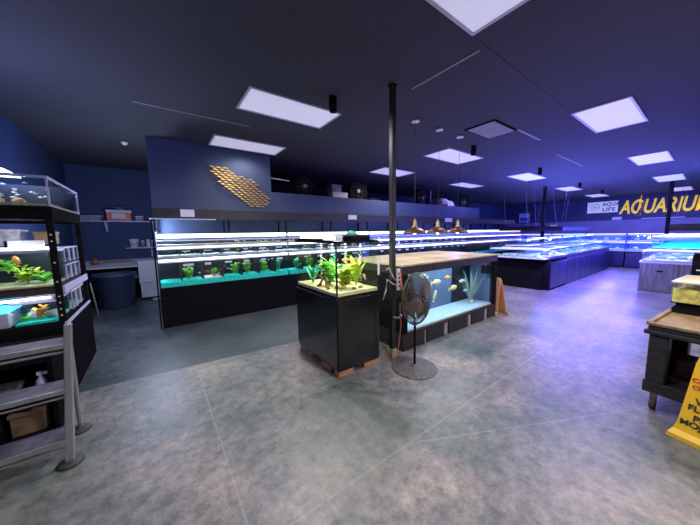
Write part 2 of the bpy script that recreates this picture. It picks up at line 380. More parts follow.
# ------------------------------------------------------------------ life: fish and plants
def fish_parts(t, L, m, fin=None, H=.42):
    b = MB(); prof = [(0, -.5), (.10, -.46), (.22, -.3), (.26, -.1), (.22, .1), (.12, .3), (.05, .4)]
    mt = Matrix(((0, 0, 1), (1*.45, 0, 0), (0, 1, 0))).to_4x4()
    b.lathe([(r*L*H/.26*.6, z*L) for r, z in prof], (0,0,0), 10, mt); b.build('body', m, t, smooth=True)
    th = .012*L
    MB().hexa([(.36*L, -th, -.02*L), (.56*L, -th, -.17*L), (.56*L, th, -.17*L), (.36*L, th, -.02*L)], [(.36*L, -th, .02*L), (.56*L, -th, .17*L), (.56*L, th, .17*L), (.36*L, th, .02*L)]).build('tail', fin or m, t)
    MB().hexa([(-.2*L, -th, .15*L*H/.42), (.2*L, -th, .1*L*H/.42), (.2*L, th, .1*L*H/.42), (-.2*L, th, .15*L*H/.42)], [(-.05*L, -th, .30*L*H/.42), (.2*L, -th, .26*L*H/.42), (.2*L, th, .26*L*H/.42), (-.05*L, th, .30*L*H/.42)]).build('dorsal_fin', fin or m, t)
def fish(loc, L, m, label, group=None, rz=0, tilt=0, H=.42):
    t = thing('aquarium_fish', label, 'fish', loc, group, rz); t.rotation_euler.y = tilt
    fish_parts(t, L, m, H=H); return t
def bush(loc, h, r, m, label, n=46, group=None, name='aquarium_plant', lw=.03):
    t = thing(name, label, 'aquarium plant', loc, group)
    st = MB(); lf = MB()
    for k in range(5):
        a = k*1.257+random.random(); tip = Vector((math.cos(a)*r*.55, math.sin(a)*r*.55, h*random.uniform(.7, .95)))
        st.tube([(0, 0, 0), tip*.5+Vector((0, 0, h*.08)), tip], [.004, .003, .002], 5)
        for i in range(n//5):
            f = .15+.85*i/(n//5); p = tip*f; an = random.uniform(0, 6.28)
            lf.leaf(p, (math.cos(an), math.sin(an), random.uniform(.2, 1.1)), lw*random.uniform(.7, 1.2), r*random.uniform(.45, .8))
    st.build('stem', m, t); lf.build('foliage', m, t); return t
def blades(loc, h, r, m, label, n=16, w=.012, group=None, name='aquarium_plant'):
    t = thing(name, label, 'aquarium plant', loc, group); lf = MB()
    for i in range(n):
        a = random.uniform(0, 6.28); s = random.uniform(.15, 1)
        lf.leaf((0, 0, 0), (math.cos(a)*r*s, math.sin(a)*r*s, h), w, h*random.uniform(.65, 1.05), bend=.12+.15*s)
    lf.build('foliage', m, t); return t
def rock(loc, s, m, label, group=None, name='aquarium_rock', flat=.7):
    b = MB(); n, k = 10, 6; ph = random.random()*6
    prof = []
    for i in range(k+1):
        a = math.pi*i/k; prof.append((math.sin(a), -math.cos(a)))
    o = []
    for r, z in prof:
        for j in range(n):
            t = 2*math.pi*j/n; q = 1+.22*math.sin(3*t+ph+z*2)+.14*math.sin(5*t+ph*2)
            b.v.append((r*math.cos(t)*q*s, r*math.sin(t)*q*s*.8, max(-.55, z)*s*flat+.55*s*flat))
    for i in range(k):
        for j in range(n):
            a, c = i*n+j, i*n+(j+1) % n; b.f.append((a, c, c+n, a+n))
    ob = b.build(name, m); ob.location = loc; ob.rotation_euler.z = ph; return tag(ob, label, 'rock', group)

# ------------------------------------------------------------------ glass tanks
def panes(x0, x1, y0, y1, z0, z1, th=.008):
    g = MB(); g.box(x0, x1, y0, y0+th, z0, z1); g.box(x0, x1, y1-th, y1, z0, z1); g.box(x0, x0+th, y0+th, y1-th, z0, z1); g.box(x1-th, x1, y0+th, y1-th, z0, z1); return g
def rimm(x0, x1, y0, y1, z0, z1, w_=.02):
    g = MB(); g.box(x0, x1, y0, y0+w_, z0, z1); g.box(x0, x1, y1-w_, y1, z0, z1); g.box(x0, x0+w_, y0+w_, y1-w_, z0, z1); g.box(x1-w_, x1, y0+w_, y1-w_, z0, z1); return g
def tank(label, x0, x1, y0, y1, z0, z1, gravel='turq', gh=.04, back=None, backside='y', rim='blackmat', rimh=.015, water='water', name='aquarium', group=None, glass='glass', rimb=True):
    t = thing(name, label, 'aquarium', ((x0+x1)/2, (y0+y1)/2, z0), group)
    W(panes(x0, x1, y0, y1, z0+.004, z1-rimh), 'glass', glass, t)
    W(box(x0, x1, y0, y1, z0, z0+.006), 'tank_bottom', 'blackmat', t)
    W(rimm(x0-.003, x1+.003, y0-.003, y1+.003, z1-rimh, z1), 'rim', rim, t)
    if water: W(box(x0+.012, x1-.012, y0+.012, y1-.022, z0+gh+.004, z1-rimh-.02), 'water', water, t)
    if gravel:
        g = MB(); n = max(4, int((x1-x0)/.07)); m_ = max(3, int((y1-y0)/.07)); vs = []; fs = []
        for i in range(n+1):
            for j in range(m_+1):
                e = 0 if i in (0, n) or j in (0, m_) else 1
                vs.append((x0+.01+(x1-x0-.02)*i/n, y0+.01+(y1-y0-.02)*j/m_, z0+gh-.004+random.uniform(-.004, .006)))
        for i in range(n):
            for j in range(m_): a = i*(m_+1)+j; fs.append((a, a+m_+1, a+m_+2, a+1))
        o = len(vs); vs += [(x0+.01, y0+.01, z0+.006), (x1-.01, y0+.01, z0+.006), (x1-.01, y1-.01, z0+.006), (x0+.01, y1-.01, z0+.006)]
        fs.append((o, o+3, o+2, o+1)); fs.append(tuple([o, o+1]+[i*(m_+1) for i in range(n, -1, -1)])); fs.append(tuple([o+1, o+2]+[n*(m_+1)+j for j in range(m_, -1, -1)]))
        fs.append(tuple([o+2, o+3]+[i*(m_+1)+m_ for i in range(0, n+1)])); fs.append(tuple([o+3, o]+[j for j in range(0, m_+1)]))
        g.add(vs, fs); W(g, 'gravel', gravel, t)
    if back:
        if 'y' in backside: W(box(x0+.009, x1-.009, y1-.02, y1-.0085, z0+.006, z1-rimh-.002), 'back_panel', back, t)
        if 'x' in backside: W(box(x1-.02, x1-.0085, y0+.009, y1-.03, z0+.006, z1-rimh-.002), 'back_panel', back, t)
    return t

# ------------------------------------------------------------------ wall row of tanks (three tiers)
BAY = 2.26; Y0 = 5.30
ORD = ['first', 'second', 'third', 'fourth', 'fifth', 'last']
def rack_bay(i):
    x0 = i*BAY; x1 = x0+BAY-.02; bk = ['backdark', 'backdark', 'backblue', 'backblue', 'backblue', 'backblue'][i]
    nm = ORD[i]
    st = thing('tank_stand', f'long black stand under the {nm} section of the three-tier wall tanks, from the shelf nook', 'stand', (x0+1.13, 5.55, 0))
    W(box(x0+.02, x1, 5.34, 5.86, .04, .665), 'cabinet', 'black', st)
    W(box(x0+.0, x1+.015, 5.30, 5.335, .0, .67), 'front_panel', 'black', st, bevel=.004)
    for h in (.55, 1.12, 1.70): W(MB().lathe([(0, 0), (.028, 0), (.028, .004)], (0,0,0), 12, Matrix.Rotation(R(90), 4, 'X')), 'pull_hole', 'blackmat', st).location = (x0+h, 5.298, .45+.03*(h > .6))
    fr = thing('tank_rack', f'dark upright frame of the {nm} section of the three-tier wall tanks', 'rack', (x0, 5.6, .67))
    for xx in (x0-.0, x0+1.13): W(box(xx, xx+.012, 5.80, 5.86, .67, 1.82), 'upright', 'blackmat', fr)
    for xx in (x0+.0, x0+1.13): W(box(xx, xx+.03, 5.43, 5.46, 1.60, 1.82), 'hanger', 'blackmat', fr)
    W(box(x0+.013, x1, 5.29, 5.84, 1.165, 1.18), 'shelf', 'rim', fr); W(box(x0+.013, x1, 5.33, 5.84, 1.36, 1.368), 'shelf', 'rim', fr)
    tiers = [('bottom', 5.31, .672, 1.10, .10, 'turq'), ('middle', 5.33, 1.18, 1.315, .025, 'whitegravel'), ('top', 5.36, 1.368, 1.455, .02, 'tangravel')]
    for tn, y0, z0, z1, gh, gv in tiers:
        t = tank(f'{tn}-tier divided aquarium in the {nm} section of the three-tier wall row', x0+.014, x1-.003, y0, 5.78, z0, z1, gravel=gv, gh=gh*.9, back=bk, rim='rim', water='water', name='divided_aquarium')
        for k in range(1, 7):
            xx = x0+.33*k-.01
            W(box(xx, xx+.008, y0+.012, 5.75, z0+.01, z1-.02), 'divider', 'backdark' if tn != 'top' else 'glass', t)
            if tn != 'top' and i < 4:
                W(box(xx+.03, xx+.03+random.choice((.12, .16, .1)), y0-.004, y0-.0005, z1-(.075 if tn == 'bottom' else .055)+random.uniform(-.01, .005), z1-(.045 if tn == 'bottom' else .036)), 'price_label', 'paper', t)
    for tn, y0, z0, z1, tm in (('bottom', 5.30, 1.105, 1.145, 'tube'), ('middle', 5.32, 1.318, 1.348, 'tube'), ('top', 5.34, 1.492, 1.562, 'tube')):
        mt = tm if i < 2 else ('tube_pink' if (i == 5 or (i == 4 and tn != 'top')) else 'tube')
        l = thing('aquarium_light', f'{tn} white strip light over the {nm} section of the three-tier wall row', 'light', (x0+1.13, y0, z0))
        W(box(x0+.02, x1-.01, y0+.02, y0+.16, z0, z1-.003), 'housing', 'white', l)
        W(box(x0+.025, x1-.015, y0, y0+.018, z0+.004, z1), 'lit_tube', mt, l)
        a = lamp('strip_lamp', 'AREA', (x0+1.13, y0+.24, z1-.0), 11 if tn == 'bottom' else 6, (.85, .93, 1) if i < 2 else (.6, .7, 1), shape='RECTANGLE', size=2.2, size_y=.05)
for i in range(6): rack_bay(i)
# plants in the bottom compartments
for k, (px_, kind) in enumerate((( .43, 'g'), (.83, 'r'), (1.20, 'g'), (1.42, 'g'), (1.76, 'g'), (2.05, 'g'), (2.47, 'g'), (2.8, 'g'), (3.9, 'g'))):
    nthw = ['first', 'red', 'third', 'fourth', 'fifth', 'sixth', 'seventh', 'eighth', 'ninth'][k]
    if kind == 'g':
        bush((px_, 5.42, .765), .27 if k != 3 else .30, .10, 'plantteal' if k in (5, 6) else 'plant', f'green leafy plant in the bottom wall tanks, {nthw} plant from the nook', n=60, lw=.045)
    else:
        t = bush((px_, 5.42, .765), .22, .08, 'plant', 'green plant with spreading red leaves in the bottom wall tanks', n=25, lw=.04)
        lf = MB()
        for a in (-1, -.7, .8, 1.0): lf.leaf((0, 0, .06), (a, -.1, .75), .05, .17)
        lf.build('red_leaves', 'plantred', t)
tag(box(.68, .95, 5.325, 5.76, .764, .772).build('white_gravel_bed', 'whitegravel'), 'white gravel bed below the red-leaved plant in the wall row', 'gravel', kind='stuff')
proto = None
for k in range(70):
    tier = random.choice(((.80, 1.04, 5.34), (1.21, 1.28, 5.36), (1.395, 1.43, 5.38)))
    x = random.uniform(.05, 4.4); loc = (x, random.uniform(tier[2], tier[2]+.12), random.uniform(tier[0], tier[1]))
    if proto is None: f = proto = fish(loc, .045, 'fishwhite', 'tiny pale fish swimming in the three-tier wall tanks', 'small fish in the wall tanks')
    else: f = copytree(proto); f.location = loc
    f.rotation_euler.z = random.choice((0, math.pi))+random.uniform(-.4, .4)
t = fish((.93, 5.40, 1.41), .08, 'fishred', 'red fish in the top tier of the wall tanks near the nook'); t.rotation_euler.y = .7
# white end post and edge by the nook
t = thing('end_post', 'thin pale post and rail at the nook end of the wall tanks', 'post', (-.02, 5.3, 0))
W(box(-.035, -.012, 5.30, 5.33, 0, 1.83), 'post', 'blackmat', t); W(box(-.05, .9, 5.27, 5.30, 1.80, 1.818), 'rail', 'tray', t)
for x0, x1, z0, z1, l in ((.39, .60, 1.86, 1.985, 'small white paper sign on the lintel above the first wall tanks'), (3.96, 4.22, 1.875, 1.985, 'small cream paper sign on the lintel behind the display aquarium'), (8.0, 8.4, 1.86, 1.99, 'small white paper on the lintel seen between pendant lamps')):
    tag(box(x0, x1, 5.488, 5.498, z0, z1).build('paper_sign', 'paper'), l, 'paper')

# ------------------------------------------------------------------ golden fish sculpture
t = thing('fish_sculpture', 'golden metal wall sculpture of a school of many small fish on the slate wall', 'wall sculpture', (1.45, 5.59, 2.45))
cs = [(.93, 2.80), (1.17, 2.82), (1.98, 2.14), (1.66, 2.07)]
one = None; cnt = 0
poly = [(.90,2.79),(1.06,2.85),(1.22,2.80),(1.44,2.68),(1.68,2.61),(1.86,2.42),(2.0,2.28),(2.0,2.12),(1.72,2.05),(1.35,2.25),(1.12,2.45),(.98,2.62)]
def inside(x, z):
    c = False; n = len(poly)
    for i in range(n):
        (x1, z1), (x2, z2) = poly[i], poly[i-1]
        if (z1 > z) != (z2 > z) and x < (x2-x1)*(z-z1)/(z2-z1)+x1: c = not c
    return c
for r_ in range(19):
    for k in range(12):
        p = Vector((.90+k*.112+(.056 if r_ % 2 else 0), 2.06+r_*.043-.0*k))
        if not inside(p.x, p.y): continue
        if one is None:
            L = .100; b = MB(); th = .008
            pts = [(-.5, 0), (-.35, .1), (-.12, .17), (.0, .26), (.08, .14), (.3, .05), (.5, .17), (.42, 0), (.5, -.17), (.3, -.05), (.08, -.13), (-.05, -.2), (-.15, -.14), (-.35, -.1)]
            n = len(pts); vs = [(x*L, -th, z*L*.62) for x, z in pts]+[(x*L, th, z*L*.62) for x, z in pts]
            b.add(vs, [tuple(range(n)), tuple(range(2*n-1, n-1, -1))]+[(i, n+i, n+(i+1) % n, (i+1) % n) for i in range(n)])
            o = b.build('metal_fish', 'gold', t); one = o
        else:
            o = one.copy(); COL.objects.link(o); o.parent = t
        o.location = (p.x-1.45, random.uniform(-.03, 0), p.y-2.45); o.rotation_euler.y = R(6)+random.uniform(-.1, .1); cnt += 1
W(MB().tube([(.98, 5.605, 2.78), (1.8, 5.605, 2.12)], .006, 6).tube([(1.10, 5.605, 2.80), (1.95, 5.605, 2.2)], .006, 6), 'backing_rod', 'brass', t)
lamp('sculpture_spot', 'SPOT', (1.4, 3.6, CEIL-.12), 20, (1, .9, .75), spot_size=R(50), spot_blend=.8, shadow_soft_size=.05).rotation_euler = (R(70), 0, 0)  # warm spot without a fixture, aimed at the sculpture

# ------------------------------------------------------------------ things on the loft
def box_fan(x0, x1, y, z0, z1, lab):
    t = thing('floor_fan', lab, 'fan', ((x0+x1)/2, y, z0)); cx, cz = (x0+x1)/2, (z0+z1)/2; w2, h2 = (x1-x0)/2, (z1-z0)/2
    fr = MB(); n = 32; d = .14; vs = []
    for s_, yy in ((1, y-d/2), (1, y+d/2), (.86, y-d/2), (.86, y+d/2)):
        for k in range(n):
            a = 2*math.pi*k/n; c, s = math.cos(a), math.sin(a); q = 1/(abs(c)**4+abs(s)**4)**.25
            vs.append((cx+c*q*w2*s_, yy, cz+s*q*h2*s_))
    fs = []
    for k in range(n):
        j = (k+1) % n; fs += [(k, j, n+j, n+k), (2*n+j, 2*n+k, 3*n+k, 3*n+j), (j, k, 2*n+k, 2*n+j), (n+k, n+j, 3*n+j, 3*n+k)]
    W(fr.add(vs, fs), 'housing', 'blackmat', t); mt = Matrix.Rotation(R(90), 4, 'X')
    g = MB(); 
    for k in range(1, 7): g.ring((cx, y-.06, cz), min(w2, h2)*.14*k, .004, mt, 28, 4)
    for k in range(12):
        a = k*math.pi/6; g.tube([(cx, y-.065, cz), (cx+math.cos(a)*w2*.9, y-.06, cz+math.sin(a)*h2*.9)], .004, 4)
    W(g, 'grille', 'fandark', t)
    W(MB().lathe([(0, -.075), (.05, -.07), (.06, -.05), (.06, .05)], (cx, y, cz), 16, Matrix.Rotation(R(-90), 4, 'X')), 'motor_hub', 'greybox', t)
    for k in range(5):
        a = k*2*math.pi/5; b = MB(); d1 = Vector((math.cos(a), 0, math.sin(a))); d2 = Vector((-math.sin(a), 0, math.cos(a))); c0 = Vector((cx, y, cz)); r_ = min(w2, h2)*.78
        q = [c0+d1*.06-d2*.03+Vector((0, -.02, 0)), c0+d1*r_-d2*.09+Vector((0, -.04, 0)), c0+d1*r_+d2*.09+Vector((0, .03, 0)), c0+d1*.06+d2*.03+Vector((0, .02, 0))]
        b.hexa(q, [v+Vector((0, .006, 0)) for v in q]); W(b, 'blade', 'blackmat', t)
    return t
box_fan(2.80, 3.32, 6.1, 2.405, 2.98, 'upright black square fan standing on the ledge nearest the golden fish')
box_fan(4.42, 5.02, 6.1, 2.405, 3.0, 'upright black square fan on the ledge left of the support pole')
box_fan(7.2, 7.85, 6.1, 2.405, 2.98, 'upright black square fan on the ledge between two pendant cords')
box_fan(9.75, 10.35, 6.1, 2.405, 2.95, 'upright black square fan at the far end of the ledge')
def carton(x0, x1, y0, y1, z0, z1, m, lab, name='storage_box', cat='box', lidm=None):
    t = thing(name, lab, cat, ((x0+x1)/2, (y0+y1)/2, z0))
    W(box(x0, x1, y0, y1, z0, z1-.02), 'body', m, t, bevel=.006); W(box(x0-.008, x1+.008, y0-.008, y1+.008, z1-.03, z1), 'lid', lidm or m, t, bevel=.004); return t
carton(3.86, 4.35, 6.05, 6.4, 2.405, 2.62, 'whitedirty', 'beige storage box on the ledge between the two nearer fans')
carton(4.10, 4.42, 6.45, 6.7, 2.405, 2.90, 'rim', 'lavender box standing behind the beige box on the ledge')
carton(3.52, 3.72, 6.05, 6.3, 2.405, 2.58, 'blackmat', 'small dark box on the ledge beside the nearest fan')
carton(5.15, 5.5, 6.05, 6.3, 2.405, 2.55, 'blackmat', 'low dark box on the ledge just left of the support pole')
b = rock((8.75, 6.15, 2.405), .26, 'bag', 'rounded pale plastic bag on the ledge behind the pendant lamps', name='plastic_bag', flat=.9); b['category'] = 'bag'
b = rock((9.25, 6.2, 2.405), .22, 'rim', 'lavender bundle beside the far fan on the ledge', name='plastic_bag', flat=.9); b['category'] = 'bag'
tag(MB().tube([(8.0, 6.1, 2.405), (8.0, 6.1, 2.95)], .012, 8).build('white_rod', 'white'), 'thin white rod standing upright on the ledge', 'rod')
t = thing('wall_pipe', 'short white pipe fitting at the step of the slate wall', 'pipe', (2.1, 5.75, 2.85)); W(MB().tube([(2.06, 5.70, 2.72), (2.12, 5.69, 2.72), (2.5, 5.69, 2.70)], .012, 8), 'pipe', 'white', t); W(MB().lathe([(.03, 0), (.03, .03)], (2.075, 5.70, 2.71), 12), 'fitting', 'white', t)

# ------------------------------------------------------------------ nook: shelves, bin, cabinet
t = thing('wall_shelf', 'long white upper wall shelf in the dark blue nook', 'shelf', (-.7, 8.45, 1.9))
W(box(-1.46, .02, 8.30, 8.6, 1.885, 1.905), 'board', 'rim', t)
for x in (-.92, -.03): W(box(x, x+.03, 8.56, 8.6, 1.66, 1.885).box(x, x+.03, 8.32, 8.6, 1.865, 1.885).hexa([(x, 8.5, 1.72), (x+.03, 8.5, 1.72), (x+.03, 8.56, 1.68), (x, 8.56, 1.68)], [(x, 8.36, 1.865), (x+.03, 8.36, 1.865), (x+.03, 8.4, 1.865), (x, 8.4, 1.865)]), 'bracket', 'rim', t)
t = thing('wall_shelf', 'short white lower wall shelf holding a bucket and jars', 'shelf', (-.28, 8.45, 1.26))
W(box(-.58, .0, 8.32, 8.6, 1.245, 1.265), 'board', 'rim', t); W(box(-.1, -.07, 8.56, 8.6, 1.02, 1.245), 'bracket', 'rim', t)
t = thing('cardboard_box', 'red and white printed box with a lid on the upper shelf', 'box', (-.66, 8.45, 1.905))
W(box(-.86, -.42, 8.34, 8.56, 1.905, 2.10), 'body', 'redbox', t, bevel=.006); W(box(-.87, -.41, 8.33, 8.57, 2.10, 2.16), 'lid', 'whitedirty', t); W(box(-.77, -.52, 8.334, 8.339, 1.96, 2.08), 'printed_label', 'paper', t)
bush((-.62, 8.45, 2.165), .07, .15, 'greybox', 'tangle of dark items piled on the red and white box', n=30, name='clutter_heap')['category'] = 'clutter'
t = thing('shallow_tray', 'shallow grey plastic tray near the left end of the upper shelf', 'tray', (-1.15, 8.45, 1.905)); W(MB().hexa([(-1.30, 8.38, 1.905), (-.98, 8.38, 1.905), (-.98, 8.54, 1.905), (-1.30, 8.54, 1.905)], [(-1.36, 8.34, 2.01), (-.94, 8.34, 2.01), (-.94, 8.57, 2.01), (-1.36, 8.57, 2.01)]), 'tray_body', 'greybox', t)
W(rimm(-1.375, -.925, 8.33, 8.585, 2.01, 2.02, .012), 'rim', 'rim', t)
carton(-.34, -.2, 8.38, 8.52, 1.905, 2.03, 'greybox', 'small grey box right of the red box on the upper shelf', lidm='rim')
t = thing('bucket', 'white plastic bucket on the short lower shelf', 'bucket', (-.42, 8.44, 1.265)); W(MB().lathe([(.075, 1.266), (.10, 1.46), (.105, 1.47), (.095, 1.47), (.07, 1.28), (0, 1.28)], (-.42, 8.44, 0), 20), 'body', 'white', t, smooth=True); W(MB().tube([(-.52, 8.44, 1.45), (-.50, 8.35, 1.38), (-.42, 8.33, 1.35), (-.34, 8.35, 1.38), (-.32, 8.44, 1.45)], .004, 6), 'handle', 'wire', t)
for k, (x, c, l) in enumerate(((-.25, 'greybox', 'dark jar next to the bucket on the lower shelf'), (-.14, 'whitedirty', 'pale jar near the right end of the lower shelf'), (-.05, 'greybox', 'dark jar at the right end of the lower shelf'))):
    t = thing('jar', l, 'jar', (x, 8.42, 1.265)); W(MB().lathe([(.035, 1.266), (.04, 1.28), (.04, 1.38+.03*(k % 2)), (.03, 1.40+.03*(k % 2))], (x, 8.42, 0), 14), 'body', c, t, smooth=True); W(MB().lathe([(.034, 1.40+.03*(k % 2)), (.034, 1.43+.03*(k % 2))], (x, 8.42, 0), 14), 'lid', 'white', t)
# folding table / boards
t = thing('work_counter', 'long off-white counter board leaning above the bin in the nook', 'counter', (-.9, 8.45, .85))
W(MB().hexa([(-1.45, 8.25, .80), (-.02, 8.25, .80), (-.02, 8.59, .80), (-1.45, 8.59, .80)], [(-1.45, 8.25, .84), (-.02, 8.25, .84), (-.02, 8.59, .98), (-1.45, 8.59, .98)]), 'top', 'whitedirty', t)
W(box(-1.45, -.02, 8.50, 8.58, .0, .80), 'back_board', 'blackmat', t)
carton(-.38, .0, 8.1, 8.24, .42, .96, 'white', 'upper white plastic panel box beside the grey bin', name='plastic_cabinet', cat='cabinet')
carton(-.36, .0, 8.06, 8.24, .06, .41, 'whitedirty', 'lower off-white plastic cabinet standing beside the grey bin', name='plastic_cabinet', cat='cabinet')
tag(box(-1.0, -.5, 8.2, 8.3, .985, 1.005).build('wooden_strip', 'wood'), 'narrow wooden strip lying along the off-white counter', 'wood strip').location = (0, .15, -.03)
t = thing('trash_bin', 'large round grey trash bin in the dark blue nook', 'bin', (-.78, 7.75, 0))
W(MB().lathe([(.28, .0), (.30, .02), (.355, .68), (.385, .69), (.385, .73), (.36, .74), (.34, .72), (.28, .05), (0, .05)], (-.78, 7.75, 0), 32), 'body', 'bin', t, smooth=True)
for a in (-1, 1): W(box(-.78+a*.37-.03, -.78+a*.37+.03, 7.68, 7.82, .60, .66), 'handle', 'bin', t, bevel=.01)
tag(MB().tube([(-1.05, 7.30, .0), (-1.12, 7.34, .62)], .014, 8).build('stick', 'alu'), 'thin stick leaning against the grey trash bin', 'stick')
tag(MB().lathe([(.055, 0), (.05, .06), (.0, .13)], (0,0,0), 14).build('orange_funnel', 'orange', smooth=True), 'bright orange funnel on the counter behind the bin', 'funnel').location = (-1.13, 8.3, .93)
tag(box(-.15, .05, 7.9, 8.05, 0, .03).build('white_rag', 'white'), 'white rag on the floor beside the off-white cabinet', 'rag')

# ------------------------------------------------------------------ left rack
RX0, RX1, RY0, RY1 = -1.48, -.75, 3.62, 4.78
t = thing('tank_rack', 'tall black metal rack with three tiers of tanks by the left wall', 'rack', (-1.1, 4.2, 0))
W(box(RX0, RX1, RY0, RY1+.02, .0, .68), 'base_cabinet', 'black', t, bevel=.005)
for x, y in ((RX1-.045, RY0), (RX1-.045, RY1-.04), (RX0, RY0), (RX0, RY1-.04)): W(box(x, x+.045, y, y+.04, .68, 1.80), 'upright', 'blackmat', t)
W(box(RX0+.046, RX1-.046, RY0, RY1, 1.01, 1.07), 'shelf', 'frame', t); W(box(RX0, RX1+.005, RY0-.005, RY1, 1.70, 1.81), 'shelf', 'blackmat', t); W(box(RX0+.046, RX1-.046, RY0, RY1, .68, .73), 'shelf', 'blackmat', t)
W(box(RX1-.004, RX1+.012, RY0+.05, RY1-.05, 1.0, 1.07), 'side_rail', 'rim', t); W(box(RX1-.004, RX1+.012, RY0+.05, RY1-.05, .70, .725), 'side_rail', 'rim', t)
hl = MB()
for z in (.80, .86, .92, .98, 1.12, 1.3, 1.5, 1.56): hl.lathe([(0, 0), (.008, 0), (.008, .002)], (RX1-.022, RY0-.001, z), 8, Matrix.Rotation(R(90), 4, 'X'))
W(hl, 'punched_holes', 'white', t)
tt = tank('large aquarium with pink-red fish on the top of the left rack', RX0, RX1, RY0, RY1, 1.812, 2.09, gravel='tangravel', gh=.035, back='backdark', backside='', rim='rim', rimh=.022, name='rack_aquarium')
W(box(RX0+.012, RX0+.02, RY0+.02, RY1-.02, 1.83, 2.06), 'back_panel', 'backdark', tt)
W(box(RX1-.012, RX1+.002, RY0-.002, RY0+.012, 1.82, 2.07), 'corner_edge', 'rim', tt); W(box(RX1-.012, RX1+.002, RY1-.012, RY1+.002, 1.82, 2.07), 'corner_edge', 'rim', tt)
for y in (4.12, 4.34, 4.56): W(box(RX0+.03, RX1-.009, y, y+.008, 1.82, 2.06), 'divider', 'backdark', tt)
for k, (x, y, z, m, lab) in enumerate(((-.80, 4.22, 1.99, 'fishred', 'pink-red fish in the second side compartment of the top rack tank'), (-.80, 4.44, 1.99, 'fishred', 'pink-red fish in the third side compartment of the top rack tank'), (-.81, 4.20, 2.02, 'fishyellow', 'yellow-green fish near the rim of the top rack tank'))):
    fish((x, y, z), .07, m, lab, rz=R(80))
proto = None
for k in range(22):
    loc = (random.uniform(-1.3, -.8), random.uniform(3.68, 4.05), random.uniform(1.88, 2.05))
    if proto is None: f = proto = fish(loc, .032, 'fishwhite', 'tiny silver fish schooling in the top rack aquarium', 'silver fish in the top rack aquarium')
    else: f = copytree(proto); f.location = loc
    f.rotation_euler.z = random.uniform(-.5, .5)
for k, x in enumerate((-1.12, -.98)): rock((x, 3.80, 1.845), .055, 'wood', ('left', 'right')[k]+' brown stone on the gravel of the top rack tank')
t = thing('aquarium_light', 'bright white light bar lying on the top tank of the left rack', 'light', (-1.15, 3.9, 2.1))
W(MB().hexa([(-1.48, 3.72, 2.10), (-.98, 3.72, 2.10), (-.98, 3.95, 2.10), (-1.48, 3.95, 2.10)], [(-1.48, 3.74, 2.155), (-1.04, 3.74, 2.15), (-1.04, 3.93, 2.15), (-1.48, 3.93, 2.155)]), 'housing', 'tube', t)
tt = tank('middle-tier aquarium with green plants on the left rack', -1.43, -.80, RY0+.01, 4.10, 1.075, 1.42, gravel='sand', gh=.03, back='backdark', rim='rim', rimh=.022, name='rack_aquarium')
bush((-1.0, 3.80, 1.105), .16, .12, 'plantyel', 'yellow-green plant low in the middle tank of the left rack', n=50)
bush((-.88, 3.76, 1.105), .10, .09, 'plant', 'small green plant beside the yellow-green one in the middle rack tank', n=40)
bush((-1.15, 3.95, 1.2), .16, .12, 'plant', 'taller green plant at the back of the middle rack tank', n=40)
fish((-1.03, 3.72, 1.33), .09, 'fishorange', 'orange-red fish standing nose-up in the middle rack tank', tilt=1.4)
t = thing('aquarium_light', 'white bracket light bar over the middle tank of the left rack', 'light', (-1.1, 3.7, 1.43))
W(box(-1.40, -.81, 3.66, 3.76, 1.425, 1.45), 'lit_bar', 'tube', t); W(box(-1.08, -.84, 3.70, 3.715, 1.45, 1.51).box(-1.08, -1.06, 3.70, 3.715, 1.45, 1.51), 'bracket', 'white', t)
for r_, (zz, zh, nm) in enumerate(((1.075, 1.245, 'lower'), (1.26, 1.43, 'upper'))):
    for k in range(3):
        y0 = 4.13+k*.21; t = tank(f'small {nm} side tank on the middle tier of the left rack, {ORD[k]} from the front', -1.38, -.80, y0, y0+.195, zz, zh, gravel='tangravel', gh=.02, back=None, rim='rim', rimh=.014, name='small_aquarium')
        for yy in (y0, y0+.183): W(box(-.81, -.797, yy, yy+.012, zz+.006, zh-.014), 'corner_edge', 'rim', t)
        W(box(-1.0, -.99, y0+.01, y0+.185, zz+.01, zh-.02), 'back_panel', 'backdark', t)
carton(-1.22, -1.06, 4.0, 4.2, 1.46, 1.62, 'greybox', 'grey box behind the light bracket on the middle tier of the left rack')
carton(-1.02, -.88, 4.2, 4.4, 1.46, 1.6, 'cardboard', 'brown box on the middle tier of the left rack')
carton(-1.42, -1.27, 3.95, 4.15, 1.46, 1.60, 'greybox', 'grey box at the wall end of the middle tier of the left rack')
tt = tank('lower-tier aquarium with an orange plant on the left rack', -1.08, -.80, RY0+.01, 4.12, .735, .955, gravel='turq', gh=.03, back='backdark', rim='rim', rimh=.02, name='rack_aquarium')
bush((-.93, 3.74, .765), .15, .07, 'plantorange', 'orange plant in the lower tank of the left rack', n=50, lw=.025)
rock((-.99, 3.84, .765), .07, 'rock', 'pale rock behind the orange plant in the lower rack tank'); rock((-.86, 3.82, .765), .06, 'rock', 'smaller pale rock right of the orange plant in the lower rack tank')
bush((-1.03, 3.72, .765), .05, .05, 'plant', 'low green plant left of the orange plant in the lower rack tank', n=30)
carton(-1.42, -1.11, 3.66, 3.95, .735, .90, 'bag', 'pale blue plastic tub left of the lower rack tank', name='plastic_tub', cat='tub', lidm='led_blue')
t = thing('ribbed_lid', 'white ribbed lid panel lit from above on the lower rack tanks', 'lid', (-1.1, 4.1, .96))
b = MB()
for k in range(9): b.box(-1.42, -.80, 3.66+k*.12, 3.66+k*.12+.055, .958, .972)
W(b, 'ribs', 'white', t); W(box(-1.42, -1.40, 3.66, 4.72, .958, .972).box(-.82, -.80, 3.66, 4.72, .958, .972), 'side_bar', 'white', t)
t = thing('aquarium_light', 'slanted white light bar across the lower tier of the left rack', 'light', (-1.1, 3.64, .98))
